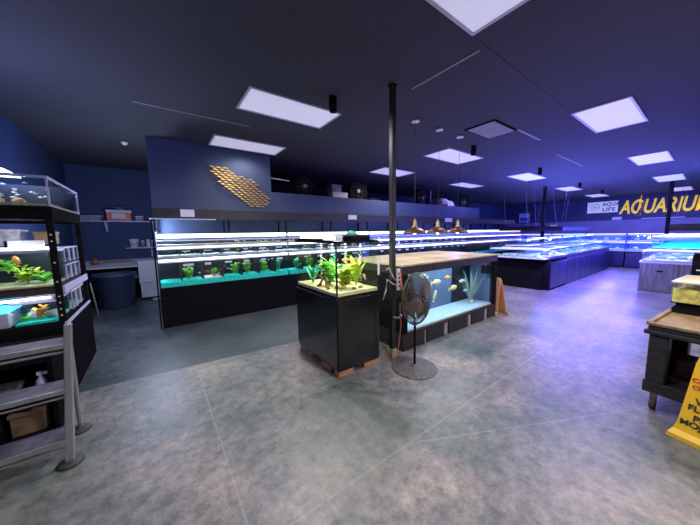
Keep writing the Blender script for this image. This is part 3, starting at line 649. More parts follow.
W(MB().hexa([(-1.40, 3.60, .965), (-.83, 3.60, .975), (-.83, 3.64, .975), (-1.40, 3.64, .965)], [(-1.40, 3.60, .99), (-.83, 3.60, .99), (-.83, 3.64, .99), (-1.40, 3.64, .99)]), 'lit_bar', 'tube', t)
for k in range(3):
    y0 = 4.15+k*.21; t = tank(f'clear plastic side tank on the lower tier of the left rack, {ORD[k]} from the front', -1.38, -.79, y0, y0+.195, .735, .955, gravel='whitegravel', gh=.02, back=None, rim='white', rimh=.02, name='small_aquarium')
    for yy in (y0, y0+.183): W(box(-.80, -.787, yy, yy+.012, .741, .935), 'corner_edge', 'rim', t)
    W(box(-.95, -.94, y0+.01, y0+.185, .745, .93), 'back_panel', 'greybox', t)
lamp('rack_lamp', 'POINT', (-1.0, 3.80, 2.30), 9, (.75, .8, 1), shadow_soft_size=.08)
lamp('rack_lamp', 'POINT', (-1.0, 3.70, 1.60), 3.5, (.8, .85, 1), shadow_soft_size=.05)
lamp('rack_lamp', 'POINT', (-.98, 3.72, .94), 1.2, (.85, .9, 1), shadow_soft_size=.03)
lamp('rack_lamp', 'POINT', (-.95, 3.75, 1.40), 2.0, (.85, .9, 1), shadow_soft_size=.03)
lamp('rack_lamp', 'POINT', (-.95, 3.80, 2.07), 1.2, (.75, .8, 1), shadow_soft_size=.03)
tag(box(-1.499, -1.48, 7.4, 7.5, 2.45, 2.58).build('wall_switch', 'greybox'), 'small grey box high on the dark left wall', 'switch box')

t = thing('storage_shelf', 'low dark open shelf of clutter behind the step ladder', 'shelf', (-1.1, 3.2, 0))
W(box(-1.48, -.72, 2.97, 3.6, .0, .04), 'bottom_board', 'blackmat', t); W(box(-1.48, -.72, 2.97, 3.6, .30, .33), 'middle_board', 'blackmat', t); W(box(-1.48, -.72, 2.97, 3.6, .58, .62), 'top_board', 'blackmat', t)
W(box(-.75, -.72, 2.97, 3.6, .04, .58), 'side_panel', 'black', t); W(box(-1.48, -.76, 3.56, 3.59, .04, .58), 'back_board', 'black', t)
carton(-.98, -.80, 2.99, 3.19, .041, .22, 'cardboard', 'brown box on the bottom board of the low shelf behind the ladder')
carton(-1.25, -1.02, 2.99, 3.24, .041, .20, 'blackmat', 'black box on the bottom board of the low shelf behind the ladder')
carton(-1.10, -.93, 3.0, 3.15, .331, .42, 'greybox', 'small grey box on the middle board of the low shelf behind the ladder')
t = thing('spray_bottle', 'pale blue spray bottle beside the ladder leg on the low shelf', 'bottle', (-.80, 3.02, .331)); W(MB().lathe([(.03, .332), (.033, .34), (.033, .43), (.012, .46), (.012, .475)], (-.80, 3.02, 0), 14), 'body', 'rim', t, smooth=True); W(box(-.82, -.76, 3.01, 3.03, .475, .50), 'spray_head', 'whitefloor', t)
for k, (x, l) in enumerate(((-.88, 'black pump lying on the middle board nearest the spray bottle'), (-1.2, 'black pump at the wall side of the middle board'))):
    rock((x, 3.2, .331), .045, 'blackmat', l, name='water_pump')['category'] = 'pump'
# ------------------------------------------------------------------ step ladder
t = thing('step_ladder', 'aluminium step ladder with three wide treads at the left edge', 'ladder', (-1.0, 2.6, 0))
W(MB().hexa([(-.605, 2.46, .02), (-.56, 2.46, .02), (-.56, 2.50, .02), (-.605, 2.50, .02)], [(-.56, 2.62, .93), (-.52, 2.62, .93), (-.52, 2.66, .93), (-.56, 2.66, .93)]), 'front_leg', 'alu', t, bevel=.006)
W(MB().hexa([(-1.325, 2.46, .02), (-1.28, 2.46, .02), (-1.28, 2.50, .02), (-1.325, 2.50, .02)], [(-1.325, 2.62, .93), (-1.285, 2.62, .93), (-1.285, 2.66, .93), (-1.325, 2.66, .93)]), 'front_leg', 'alu', t, bevel=.006)
for x in (-.60, -1.31): W(MB().tube([(x+.005, 2.88, .02), (x+.045, 2.69, .86)], .016, 10), 'rear_leg', 'alu', t)
for z, y in ((.17, 2.495), (.50, 2.55), (.80, 2.605)):
    tr = W(box(-1.28, -.603+.045*z, y, y+.19, z-.006, z), 'tread', 'tread', t)
    sub(box(-1.28, -.603+.045*z, y-.012, y, z-.028, z+.003), 'tread_nosing', 'alu', tr, t); sub(box(-1.28, -.603+.045*z, y+.0, y+.01, z-.062, z-.050), 'brace_bar', 'alu', tr, t)
for x, y in ((-.582, 2.482), (-1.302, 2.48), (-.60, 2.88), (-1.30, 2.88)): W(MB().lathe([(.065, 0), (.07, .008), (.06, .02), (.02, .03)], (x, y, 0), 20), 'rubber_foot', 'rubber', t, smooth=True)
W(MB().tube([(-.54, 2.64, .93), (-.54, 2.64, .945)], .014, 8), 'leg_cap', 'rim', t)

# ------------------------------------------------------------------ display aquarium on stand
DX0, DX1, DY0, DY1 = 1.46, 2.03, 2.25, 3.20
t = thing('aquarium_stand', 'tall glossy black stand under the planted display aquarium', 'stand', (1.74, 2.7, .06))
W(box(DX0, DX1, DY0, DY1, .062, .845), 'cabinet', 'blackgloss', t, bevel=.004); W(box(DX0-.004, DX1+.004, DY0-.004, DY1+.004, .845, .868), 'top_rail', 'blackgloss', t)
W(box(DX0-.0, DX1-.0, DY0-.012, DY0-.001, .10, .84), 'door', 'blackgloss', t, bevel=.003)
W(box(DX0-.012, DX0-.001, DY0+.0, DY1-.0, .10, .84), 'door', 'blackgloss', t, bevel=.003)
bl = [(1.47, 1.67, 2.255, 2.35, 'orange brick under the near corner of the black stand'), (1.82, 2.02, 2.255, 2.35, 'orange brick under the pole-side front corner of the black stand'),
      (1.47, 1.56, 2.42, 2.62, 'orange brick under the side of the black stand, next to the near corner'), (1.47, 1.56, 2.86, 3.0, 'orange brick under the middle back side of the black stand'), (1.47, 1.57, 3.06, 3.195, 'orange brick under the far rear corner of the black stand'), (1.92, 2.02, 2.95, 3.15, 'orange brick under the hidden rear corner of the stand')]
for x0, x1, y0, y1, l in bl: tag(box(x0, x1, y0, y1, 0, .06).build('brick', 'brick', bevel=.004), l, 'brick', 'bricks under the display stand')
tt = tank('tall planted display aquarium with yellow sand on the black stand', DX0, DX1, DY0, DY1, .868, 1.45, gravel='sand', gh=.045, back=None, rim='blackmat', rimh=.022, water='water_green', name='display_aquarium', glass='glass_green')
W(MB().box(DX0-.002, DX0+.012, DY0-.002, DY0+.012, .87, 1.43), 'corner_seal', 'backdark', tt)
W(box(2.034, 2.052, 2.252, 2.266, 1.05, 1.25), 'thermometer', 'white', tt)
t = thing('aquarium_hood', 'black hood with a bright lamp on top of the display aquarium', 'hood', (1.74, 2.7, 1.45))
W(box(DX0+.03, DX1-.02, DY0+.30, DY1-.02, 1.452, 1.475), 'lid', 'blackmat', t, bevel=.004)
W(box(DX0+.04, DX0+.12, DY0+.05, DY1-.05, 1.452, 1.51), 'light_bar', 'white', t, bevel=.01)
W(box(DX0+.033, DX0+.039, DY0+.07, DY1-.07, 1.462, 1.50), 'lit_strip', 'tube', t)
W(box(DX0+.25, DX1-.05, DY0+.08, DY0+.24, 1.452, 1.50), 'filter_box', 'blackmat', t, bevel=.01)
t = thing('hand_net', 'green hand net lying on top of the display aquarium', 'net', (1.85, 2.5, 1.5))
W(MB().ring((1.88, 2.55, 1.515), .075, .004, Matrix.Identity(4), 20, 5).tube([(1.8, 2.5, 1.515), (1.55, 2.42, 1.52)], .005, 6), 'hoop', 'wire', t); W(MB().lathe([(.07, 1.515), (.05, 1.545), (.02, 1.56), (0, 1.56)], (1.88, 2.55, 0), 14), 'mesh_bag', 'plantteal', t)
blades((1.58, 2.98, .912), .24, .09, 'plantteal', 'curved sea-green plant at the left end of the display aquarium', n=14, w=.035)
bush((1.66, 2.70, .912), .33, .15, 'plant', 'bushy bright green plant left of centre in the display aquarium', n=120, lw=.045)
bush((1.70, 2.44, .912), .27, .13, 'plantyel', 'bushy yellow-green plant behind the near corner of the display aquarium', n=120, lw=.045)
blades((1.90, 2.50, .912), .34, .08, 'plantyel', 'tall yellow-green plant at the pole side of the display aquarium', n=22, w=.05)
bush((1.80, 2.85, .912), .42, .07, 'plantteal', 'slender tall plant at the back of the display aquarium', n=60, lw=.03)
t = thing('driftwood', 'pointed orange-brown driftwood between plants in the display aquarium', 'driftwood', (1.57, 2.66, .912))
for p in ([(0, -.05, 0), (.01, 0, .09), (.0, .03, .17)], [(-.03, .09, 0), (-.01, .05, .08), (0, .03, .15)], [(.06, .03, 0), (.03, .04, .07), (.0, .03, .13)]): MB().tube(p, [.03, .02, .006], 8).build('branch', 'wood', t, smooth=True)
t = thing('air_curtain', 'columns of rising white bubbles in the display aquarium', 'bubbles', (1.8, 2.7, .92)); t['kind'] = 'stuff'
bb = MB()
for cx, cy in ((1.86, 2.95), (1.84, 2.62), (1.92, 2.44), (1.75, 3.05)):
    for k in range(90):
        r_ = random.uniform(.003, .007); z = random.uniform(.95, 1.41); x = cx+random.gauss(0, .008); y = cy+random.gauss(0, .008)
        bb.add([(x+r_, y, z), (x, y+r_, z), (x-r_, y, z), (x, y-r_, z), (x, y, z+r_), (x, y, z-r_)], [(0,1,4),(1,2,4),(2,3,4),(3,0,4),(1,0,5),(2,1,5),(3,2,5),(0,3,5)])
W(bb, 'bubbles', 'whitefloor', t)
for i, (x, y, z, m, l) in enumerate(((1.72, 2.46, 1.23, 'fishorange', 'orange fish near the middle of the display aquarium'), (1.86, 2.46, 1.17, 'fishorange', 'orange fish above the tall plant in the display aquarium'), (1.93, 2.38, 1.03, 'fishyellow', 'pale yellow fish beside the tall plant in the display aquarium'),
        (1.62, 2.36, .98, 'fishred', 'red-brown fish low behind the near edge of the display aquarium'), (1.50, 2.9, 1.28, 'fishorange', 'orange-pink fish near the left end of the display aquarium'))):
    fish((x, y, z), .085, m, l, rz=R(-35)+i*.5, tilt=(.9 if i == 2 else 0))
for i, (x, y) in enumerate(((1.62, 2.50), (1.74, 2.33), (1.84, 2.34), (1.52, 2.52))): rock((x, y, .912), .028, 'darkrock' if i % 2 else 'wood', ['dark pebble before the yellow-green bush of the display tank', 'brown pebble near the front pane of the display tank', 'dark pebble below the tall plant of the display tank', 'brown pebble beside the driftwood in the display tank'][i], name='pebble')
lamp('display_lamp', 'AREA', (1.77, 2.72, 1.425), 15, (1, .97, .86), shape='RECTANGLE', size=.4, size_y=.8)

# ------------------------------------------------------------------ support pole
t = thing('support_pole', 'square black support pole rising to the ceiling beside the display aquarium', 'pole', (2.25, 2.27, 0))
W(box(2.236, 2.294, 2.232, 2.290, .10, CEIL), 'post', 'steelcol', t, bevel=.004); W(box(2.222, 2.308, 2.218, 2.304, 0, .11), 'wooden_foot', 'lid', t, bevel=.004); W(box(2.229, 2.301, 2.225, 2.297, CEIL-.012, CEIL), 'top_bracket', 'blackmat', t)
t = thing('power_strip', 'pale power strip fixed to the support pole', 'power strip', (2.30, 2.20, 1.0))
W(box(2.296, 2.338, 2.200, 2.231, .84, 1.10), 'body', 'whitedirty', t, bevel=.004)
for k in range(4): W(box(2.306, 2.328, 2.195, 2.200, .88+k*.05, .905+k*.05), 'socket', 'blackmat', t)
tag(MB().tube([(2.32, 2.19, 1.06), (2.345, 2.18, .85), (2.32, 2.19, .62), (2.335, 2.185, .40), (2.30, 2.19, .16), (2.30, 2.20, .012), (2.12, 2.20, .012)], .008, 8).build('extension_cable', 'orangecord', smooth=True), 'orange cord hanging down the support pole', 'cord')
tag(MB().tube([(2.14, 2.23, 1.10), (2.16, 2.21, 1.13), (2.24, 2.22, 1.0), (2.29, 2.21, .95)], .006, 8).build('power_cable', 'whitecord', smooth=True), 'white cord looping from the display tank to the power strip', 'cord')
tag(MB().tube([(2.09, 2.24, .75), (2.12, 2.22, .86), (2.14, 2.22, .99), (2.22, 2.215, .93), (2.29, 2.21, .90)], .007, 8).build('power_cable', 'whitecord', smooth=True), 'short white cord slanting between display stand and pole', 'cord')
tag(MB().tube([(2.25, 2.22, .52), (2.31, 2.20, .50), (2.36, 2.20, .53)], .012, 8).build('white_cable_tie', 'white', smooth=True), 'white cable tie knotted around the support pole', 'cable tie')

# ------------------------------------------------------------------ big low aquarium on blocks
PX0, PX1, PY0, PY1 = 2.46, 4.88, 2.27, 3.55
t = thing('pond_aquarium', 'large low dark-framed aquarium with pale yellow fish and beige lid', 'aquarium', (3.67, 2.9, .2))
W(box(PX0, PX1, PY0, PY0+.06, 1.0, 1.10).box(PX0, PX1, PY1-.06, PY1, 1.0, 1.10).box(PX0, PX0+.06, PY0+.06, PY1-.06, 1.0, 1.10).box(PX1-.06, PX1, PY0+.06, PY1-.06, 1.0, 1.10), 'top_frame', 'frame', t)
W(box(PX0, PX1, PY0, PY1, .195, .225), 'bottom_frame', 'frame', t)
for x in (PX0, PX1-.09): W(box(x, x+.09, PY0, PY0+.07, .225, 1.0), 'front_post', 'blackmat', t)
for x in (PX0, PX1-.06): W(box(x, x+.06, PY1-.06, PY1, .225, 1.0), 'rear_post', 'blackmat', t)
W(box(PX0+.09, PX1-.09, PY0+.02, PY0+.035, .225, 1.0), 'front_glass', 'glass', t)
W(box(PX0+.01, PX0+.03, PY0+.07, PY1-.06, .225, 1.0), 'side_panel', 'blackmat', t); W(box(PX1-.03, PX1-.01, PY0+.07, PY1-.06, .225, 1.0), 'side_panel', 'backpond', t)
W(box(PX0+.06, 4.22, 2.74, 2.76, .25, .98), 'inner_back_panel', 'backpond', t); W(box(PX0+.06, PX1-.06, PY1-.05, PY1-.03, .225, 1.0), 'back_panel', 'backdark', t)
W(box(PX0+.06, PX1-.06, PY0+.04, PY1-.06, .226, .25), 'white_bottom', 'whitefloor', t)
W(box(4.24, 4.81, 2.74, 2.80, .25, .93), 'filter_wall', 'backdark', t)
W(box(PX0+.07, PX1-.07, PY0+.04, 2.735, .252, .93), 'water', 'water_blue', t)
for k in range(4):
    x0 = PX0-.01+k*.61; W(box(x0, x0+.60, PY0-.01, PY1, 1.102, 1.125), 'lid_board', 'lid', t, bevel=.003)
lamp('pond_lamp', 'AREA', (3.5, 2.5, .985), 14, (.86, .94, 1), shape='RECTANGLE', size=2.0, size_y=.3)
xb = PX0
bw = [(2.46, 2.90, 'b'), (2.91, 2.95, 'g'), (2.96, 3.35, 'b'), (3.36, 3.46, 'g'), (3.47, 3.98, 'b'), (3.99, 4.10, 'g'), (4.11, 4.50, 'b'), (4.51, 4.62, 'g'), (4.63, 4.88, 'b')]
cb = cg = 0
for x0, x1, c in bw:
    n_ = ['first', 'second', 'third', 'fourth', 'fifth'][cb if c == 'b' else cg]
    if c == 'b': cb += 1; l = f'black-painted block under the big low aquarium, {n_} black one from the pole'
    else: cg += 1; l = f'bare grey block under the big low aquarium, {n_} grey one from the pole'
    tag(box(x0, x1, PY0+(.02 if c == 'g' else 0), PY0+.2, 0, .193).build('concrete_block', 'blockblack' if c == 'b' else 'blockgrey', bevel=.004), l, 'block', 'blocks under the big low aquarium')
tag(box(PX0, PX0+.2, PY0+.21, PY1, 0, .193).build('concrete_block', 'blockblack'), 'long black block under the pole-side end of the big low aquarium', 'block')
tag(box(PX1-.2, PX1, PY0+.21, PY1, 0, .193).build('concrete_block', 'blockblack'), 'long black block under the far end of the big low aquarium', 'block')
blades((4.50, 2.53, .25), .60, .22, 'plantpale', 'spiky pale plant inside the far end of the big low aquarium', n=26, w=.018)
rock((4.50, 2.52, .25), .06, 'rock', 'pale rock at the foot of the spiky plant in the big low aquarium')
for i, (x, y, z, L, m, l, tl) in enumerate(((3.52, 2.55, .74, .17, 'fishyellow', 'pale yellow fish level with the fan top in the big aquarium', 0), (3.85, 2.57, .78, .12, 'fishorange', 'orange fish highest in the middle of the big aquarium', .1),
        (4.02, 2.58, .58, .17, 'fishyellow', 'largest pale fish in the middle of the big aquarium', .1), (4.32, 2.6, .66, .12, 'fishwhite', 'white fish beside the spiky plant in the big aquarium', 0),
        (3.42, 2.5, .55, .13, 'fishyellow', 'yellow fish swimming nose-down beside the fan', 1.2), (3.15, 2.5, .88, .13, 'fishyellow', 'yellow fish just above the fan in the big aquarium', .3),
        (4.35, 2.55, .50, .08, 'fishwhite', 'small white fish below the white one by the spiky plant', 0), (2.75, 2.45, .84, .12, 'fishyellow', 'yellow fish behind the upper left of the fan', 0))):
    fish((x, y, z), L*1.4, m, l, rz=(0 if i % 2 else math.pi), tilt=tl, H=.30)
t = thing('sponge_filter', 'dark filter block hanging inside the far end of the big aquarium', 'filter', (4.74, 2.4, .8)); W(box(4.66, 4.78, 2.33, 2.45, .78, .92), 'sponge', 'blackmat', t, bevel=.01); W(MB().tube([(4.72, 2.39, .92), (4.72, 2.39, .99)], .01, 8), 'tube', 'plantpale', t)
t = thing('sponge_filter', 'dark filter box at the top left inside the big aquarium', 'filter', (2.7, 2.4, .85)); W(box(2.58, 2.74, 2.34, 2.5, .86, .93), 'sponge', 'blackmat', t, bevel=.01); W(MB().tube([(2.66, 2.42, .93), (2.66, 2.42, .99)], .01, 8), 'tube', 'plantpale', t)

# ------------------------------------------------------------------ pedestal fan
t = thing('pedestal_fan', 'black pedestal fan with a round wire cage and flat disc base', 'fan', (2.265, 1.91, 0))
MB().lathe([(.25, 0), (.255, .008), (.245, .016), (.05, .026), (.03, .05), (0, .05)], (0,0,0), 40).build('base', 'fanbase', t, smooth=False)
MB().tube([(0, 0, .03), (0, 0, .58)], .013, 12).build('pole', 'blackmat', t, smooth=True); MB().tube([(0, 0, .5), (0, 0, .57)], .02, 12).build('height_collar', 'alu', t, smooth=True)
az = R(-80); nrm = Vector((math.cos(az), math.sin(az), .05)).normalized(); u = Vector((-math.sin(az), math.cos(az), 0)); v = nrm.cross(u)
mt = Matrix(((u.x, v.x, nrm.x), (u.y, v.y, nrm.y), (u.z, v.z, nrm.z))).to_4x4(); HC = Vector((.03, 0, .80)); RAD = .285
cage = MB()
def dome(r_, s): return s*.075*(1-(r_/RAD)**2)**.5+s*.01
for s in (1, -1):
    for rr in [RAD*.16*k for k in range(1, 7)]: cage.ring(HC+nrm*dome(min(rr, RAD), s), rr, .0018, mt, 40, 4)
    for k in range(84):
        a = 2*math.pi*k/84; pts = []
        for rr in (.05, .14, .21, .26, .283): pts.append(HC+mt.to_3x3() @ Vector((math.cos(a)*rr, math.sin(a)*rr, dome(rr, s))))
        cage.tube(pts, .0027, 4, False)
cage.build('wire_cage', 'fandark', t); MB().ring(HC, RAD, .008, mt, 48, 6).build('cage_rim', 'fandark', t, smooth=True)
MB().lathe([(0, .088), (.035, .088), (.045, .08), (.045, .072)], HC, 20, mt).build('hub_cap', 'blackmat', t, smooth=True)
MB().ring(HC+nrm*.09, .022, .003, mt, 20, 5).build('hub_emblem', 'alu', t)
MB().lathe([(.04, -.02), (.075, -.08), (.085, -.12), (.07, -.2), (.03, -.22), (0, -.22)], HC, 20, mt).build('motor', 'blackmat', t, smooth=True)
MB().tube([(0, 0, .56), HC-nrm*.12], .014, 8).build('neck', 'blackmat', t)
for k in range(4):
    a = k*math.pi/2+.4; b = MB(); m3 = mt.to_3x3(); vs = []; n = 6
    for i in range(n+1):
        rr = .04+.21*i/n; wdt = .35+.35*math.sin(i/n*2.6)
        for s in (-1, 1):
            aa = a+s*wdt*.75*(1 if s > 0 else .6); vs.append(HC+m3 @ Vector((math.cos(aa)*rr, math.sin(aa)*rr, s*.028)))
    vs2 = [q+nrm*.004 for q in vs]; m_ = len(vs); fs = []
    for i in range(n): c = 2*i; fs += [(c, c+1, c+3, c+2), (m_+c+2, m_+c+3, m_+c+1, m_+c), (c, c+2, m_+c+2, m_+c), (c+3, c+1, m_+c+1, m_+c+3)]
    fs += [(1, 0, m_, m_+1), (m_-2, m_-1, 2*m_-1, 2*m_-2)]
    b.add(vs+vs2, fs).build('blade', 'fanblade', t)

# ------------------------------------------------------------------ pendant lamps
for k, (x, y) in enumerate(((3.22, 2.74), (3.80, 2.75), (4.38, 2.75))):
    t = thing('pendant_lamp', ['bronze pendant lamp nearest the support pole over the big aquarium', 'middle bronze pendant lamp over the big aquarium', 'bronze pendant lamp farthest from the pole over the big aquarium'][k], 'pendant lamp', (x, y, 1.51))
    MB().tube([(0, 0, .22), (0, 0, CEIL-1.51)], .003, 6).build('cord', 'cord', t)
    MB().lathe([(.06, CEIL-1.51-.025), (.05, CEIL-1.51)], (0,0,0), 16).build('ceiling_rose', 'white', t)
    MB().lathe([(.175, 0), (.17, .02), (.12, .06), (.05, .085), (.04, .10), (.034, .10), (.044, .08), (.115, .052), (.165, .015), (.17, 0)], (0,0,0), 32).build('shade', 'bronze', t, smooth=True)
    MB().lathe([(.036, .09), (.038, .11), (.028, .13), (.030, .17), (.018, .20), (.006, .23)], (0,0,0), 18).build('cap', 'brass', t, smooth=True)
    MB().lathe([(0, -.02), (.03, 0), (.035, .03), (.02, .07)], (0,0,0), 14).build('bulb', 'bulb', t, smooth=True)
    lamp('pendant_glow', 'POINT', (x, y, 1.49), 4, (1, .80, .58), shadow_soft_size=.02)

# ------------------------------------------------------------------ blue-lit island
for k in range(5):
    x0 = 7.96+k*1.22; nm = ORD[k] if k < 4 else 'fifth'
    t = thing('island_cabinet', f'navy laminate cabinet of the blue-lit island, {nm} from the near end', 'cabinet', (x0+.6, 3.0, 0))
    W(box(x0, x0+1.205, 2.42, 3.62, .0, .80), 'body', 'navycab' if k else 'black', t)
    for j in (0, 1): W(box(x0+.01+j*.6, x0+.595+j*.6, 2.40, 2.418, .05, .72), 'door', 'navycab', t, bevel=.004)
    W(box(x0, x0+1.21, 2.40, 3.64, .80, .84), 'top', 'navycab', t)
    tt = tank(f'open reef tank with blue-lit water on the island, {nm} from the near end', x0+.0, x0+1.20, 2.43, 3.60, .842, 1.08, gravel='whitegravel', gh=.05, back=None, rim='rim', rimh=.02, water='water_blue', name='reef_tank')
    W(box(x0+.02, x0+1.18, 3.0, 3.01, .85, 1.05), 'divider', 'backblue', tt)
    for j in range(4): rock((x0+.15+.3*j, 2.6+.1*(j % 2), .892), random.uniform(.05, .09), 'rock' if k or j % 2 == 0 else 'darkrock', f'pale rock in the {nm} reef tank of the island, {ORD[j]} from the near side')
    tt = tank(f'shallow upper coral tray on the island, {nm} from the near end', x0+.1, x0+1.10, 3.02, 3.58, 1.10, 1.28, gravel='whitegravel', gh=.03, back=None, rim='rim', rimh=.015, water='water_blue', name='coral_tray')
    l = thing('reef_light', f'glowing blue strip over the island, {nm} from the near end', 'light', (x0+.6, 2.9, 1.36))
    W(box(x0+.1, x0+1.1, 2.90, 2.99, 1.30, 1.33), 'housing', 'rim', l); W(box(x0+.12, x0+1.08, 2.885, 2.899, 1.295, 1.325), 'lit_strip', 'tube_violet' if k in (0, 4) else 'led_blue', l)
    lamp('reef_led', 'AREA', (x0+.6, 2.75, 1.29), 12, (.12, .45, 1) if k else (.7, .7, 1), shape='RECTANGLE', size=1.0, size_y=.1)
t = thing('island_end_panel', 'black panel closing the near end of the blue-lit island', 'panel', (7.93, 3.1, 0)); W(box(7.86, 7.90, 2.56, 3.75, .0, .78), 'board', 'black', t, bevel=.003); W(box(7.91, 7.955, 2.66, 3.7, .0, .78), 'spacer', 'blackmat', t)  # flat end panel of the island
t = tank('white-rimmed shallow tank with pale rocks at the near end of the island', 7.60, 7.94, 2.44, 3.75, .80, 1.06, gravel='whitegravel', gh=.04, back=None, rim='white', rimh=.03, water='water', name='reef_tank')
for k in range(6): rock((7.70, 2.60+k*.19, .84), random.uniform(.05, .085), 'rock', f'pale rock in the near-end island tank, {(ORD[:5]+["sixth"])[k]} from the aisle corner')
lamp('end_tank_lamp', 'AREA', (7.77, 3.1, 1.25), 2.5, (.85, .85, 1), shape='RECTANGLE', size=.2, size_y=1.1)
def canopy(x0, x1, y0, y1, z0, z1, m, lab):
    t = thing('light_canopy', lab, 'light canopy', ((x0+x1)/2, (y0+y1)/2, z0)); W(box(x0, x1, y0, y1, z0, z1), 'box', m, t)
    for x in (x0+.3, x1-.3):
        for y in (y0+.05, y1-.05): W(MB().tube([(x, y, z1), (x+random.uniform(-.3, .3), y+random.uniform(-.15, .15), CEIL)], .0028, 5), 'hanging_wire', 'wire', t)
    return t
canopy(8.4, 10.6, 2.98, 3.9, 1.52, 1.64, 'blackmat', 'black light canopy hung by wires over the near half of the island')
canopy(10.7, 13.9, 2.98, 3.9, 1.50, 1.62, 'navy', 'dark blue light canopy hung by wires over the far half of the island')
tag(box(10.9, 10.91, 3.2, 3.4, 1.625, 1.70).build('paper_tag', 'paper'), 'small pale tag on top of the far light canopy', 'tag')
t = thing('aisle_post', 'dark post reaching the ceiling in the middle of the blue-lit island', 'post', (12, 3.52, 1.1)); W(box(11.96, 12.06, 3.93, 4.02, 0, CEIL), 'post', 'blackmat', t)
t = thing('aisle_post', 'dark post standing before the yellow letters above the grey cabinet island', 'post', (13, 1.0, 1.1)); W(box(14.7, 14.8, 1.04, 1.14, 0, CEIL), 'post', 'blackmat', t)

# ------------------------------------------------------------------ grey cabinet island on the right
for k in range(4):
    x0 = 9.60+k*1.22; nm = ORD[k]
    t = thing('island_cabinet', f'grey wood cabinet of the island near the cart, {nm} from the near end', 'cabinet', (x0+.6, .3, 0))
    W(box(x0, x0+1.2, -.9, 1.08, .0, .70), 'body', 'greywood', t)
    for j in range(3): 
        if k == 0:
            d = W(box(x0-.02, x0-.002, .48-j*.62, 1.07-j*.62, .04, .68), 'door', 'greywood', t, bevel=.003); sub(box(x0-.03, x0-.02, .70-j*.62, .80-j*.62, .50, .53), 'handle', 'blackmat', d, t)
    W(box(x0, x0+1.21, -.92, 1.10, .70, .74), 'top', 'rim', t)
    tt = tank(f'glass tank with pale gravel on the grey cabinet island, {nm} from the near end', x0+.01, x0+1.19, -.88, 1.06, .742, .98, gravel='whitegravel', gh=.04, back=None, rim='rim', rimh=.02, water='water', name='reef_tank')
    for j in range(4): rock((x0+.2, .9-.3*j, .785), random.uniform(.06, .10), 'rock', f'pale rock in the {nm} tank of the grey cabinet island, {ORD[j]} from the aisle')
    tt = tank(f'turquoise-lit upper tank on the grey cabinet island, {nm} from the near end', x0+.25, x0+1.15, -.88, .95, 1.05, 1.25, gravel='turq', gh=.04, back=None, rim='rim', rimh=.015, water='water_blue', name='reef_tank')
    l = thing('reef_light', f'pale strip light over the grey cabinet island, {nm} from the near end', 'light', (x0, .1, 1.3))
    W(box(x0+.30, x0+.40, -.85, .95, 1.32, 1.35), 'housing', 'rim', l); W(box(x0+.28, x0+.298, -.85, .95, 1.315, 1.345), 'lit_strip', 'tube_violet', l)
    W(box(x0+.0, x0+.018, -.85, 1.0, 1.0, 1.025), 'lit_strip', 'tube_violet', l)
    lamp('reef_led', 'AREA', (x0+.65, .1, 1.31), 16, (.1, .55, 1), shape='RECTANGLE', size=.3, size_y=1.6); lamp('reef_led', 'AREA', (x0+.15, .1, 1.10), 8, (.8, .82, 1), shape='RECTANGLE', size=.2, size_y=1.6)
canopy(10.2, 13.6, -.7, .72, 1.46, 1.62, 'frame', 'brown-black light canopy hung over the grey cabinet island')
t = thing('dark_cabinet', 'tall dark cabinet at the right edge behind the small tank', 'cabinet', (7.4, 0, 0)); W(box(7.2, 7.8, -.5, .22, 0, 1.08), 'body', 'black', t, bevel=.005); W(box(7.185, 7.198, -.45, .2, .05, 1.02), 'door', 'blackmat', t); W(box(7.17, 7.185, .1, .17, .82, .84), 'handle', 'white', t)

# ------------------------------------------------------------------ far tank wall
for k in range(5):
    y0 = .9+k*1.24; nm = ORD[k] if k < 4 else 'fifth'
    t = thing('far_cabinet', f'dark cabinet of the far tank row below the wall sign, {nm} from the right', 'cabinet', (15.4, y0+.6, 0))
    W(box(15.02, 15.7, y0, y0+1.22, 0, .64), 'body', 'navycab' if k > 2 else 'black', t)
    for j in (0, 1): W(box(15.0, 15.018, y0+.01+j*.61, y0+.60+j*.61, .04, .60), 'door', 'navycab', t)
    W(box(14.98, 15.7, y0, y0+1.235, .642, .69), 'top', 'white', t)
    for tn, z0, z1 in (('lower', .692, .96), ('upper', 1.03, 1.28)):
        tt = tank(f'{tn} tank of the far row below the wall sign, {nm} from the right', 15.03+(.1 if tn == 'upper' else 0), 15.6, y0+.01, y0+1.21, z0, z1, gravel='whitegravel', gh=.035, back=None, rim='rim', rimh=.02, water='water_blue', name='reef_tank')
        W(box(15.45, 15.46, y0+.03, y0+1.19, z0+.03, z1-.03), 'back_panel', 'backblue', tt)
        for j in range(3): rock((15.25, y0+.25+.36*j, z0+.04), random.uniform(.06, .1), 'rock', f'rock in the {nm} {tn} tank of the far row, {ORD[j]} from the right')
    l = thing('reef_light', f'pale violet strip lights of the far tank row, {nm} from the right', 'light', (15.1, y0, 1.0))
    for z in (.985, 1.31): W(box(15.04, 15.10, y0+.02, y0+1.2, z, z+.03), 'lit_strip', 'tube_violet', l)
    lamp('reef_led', 'AREA', (15.25, y0+.6, 1.30), 7, (.3, .4, 1), shape='RECTANGLE', size=.3, size_y=1.0); lamp('reef_led', 'AREA', (15.2, y0+.6, .975), 7, (.3, .4, 1), shape='RECTANGLE', size=.2, size_y=1.0)
# lighted strip fixtures in the rear middle area
for k, (x0, x1, y, z) in enumerate(((10.5, 13.2, 4.55, 1.30), (10.5, 13.2, 4.55, 1.02))):
    pass

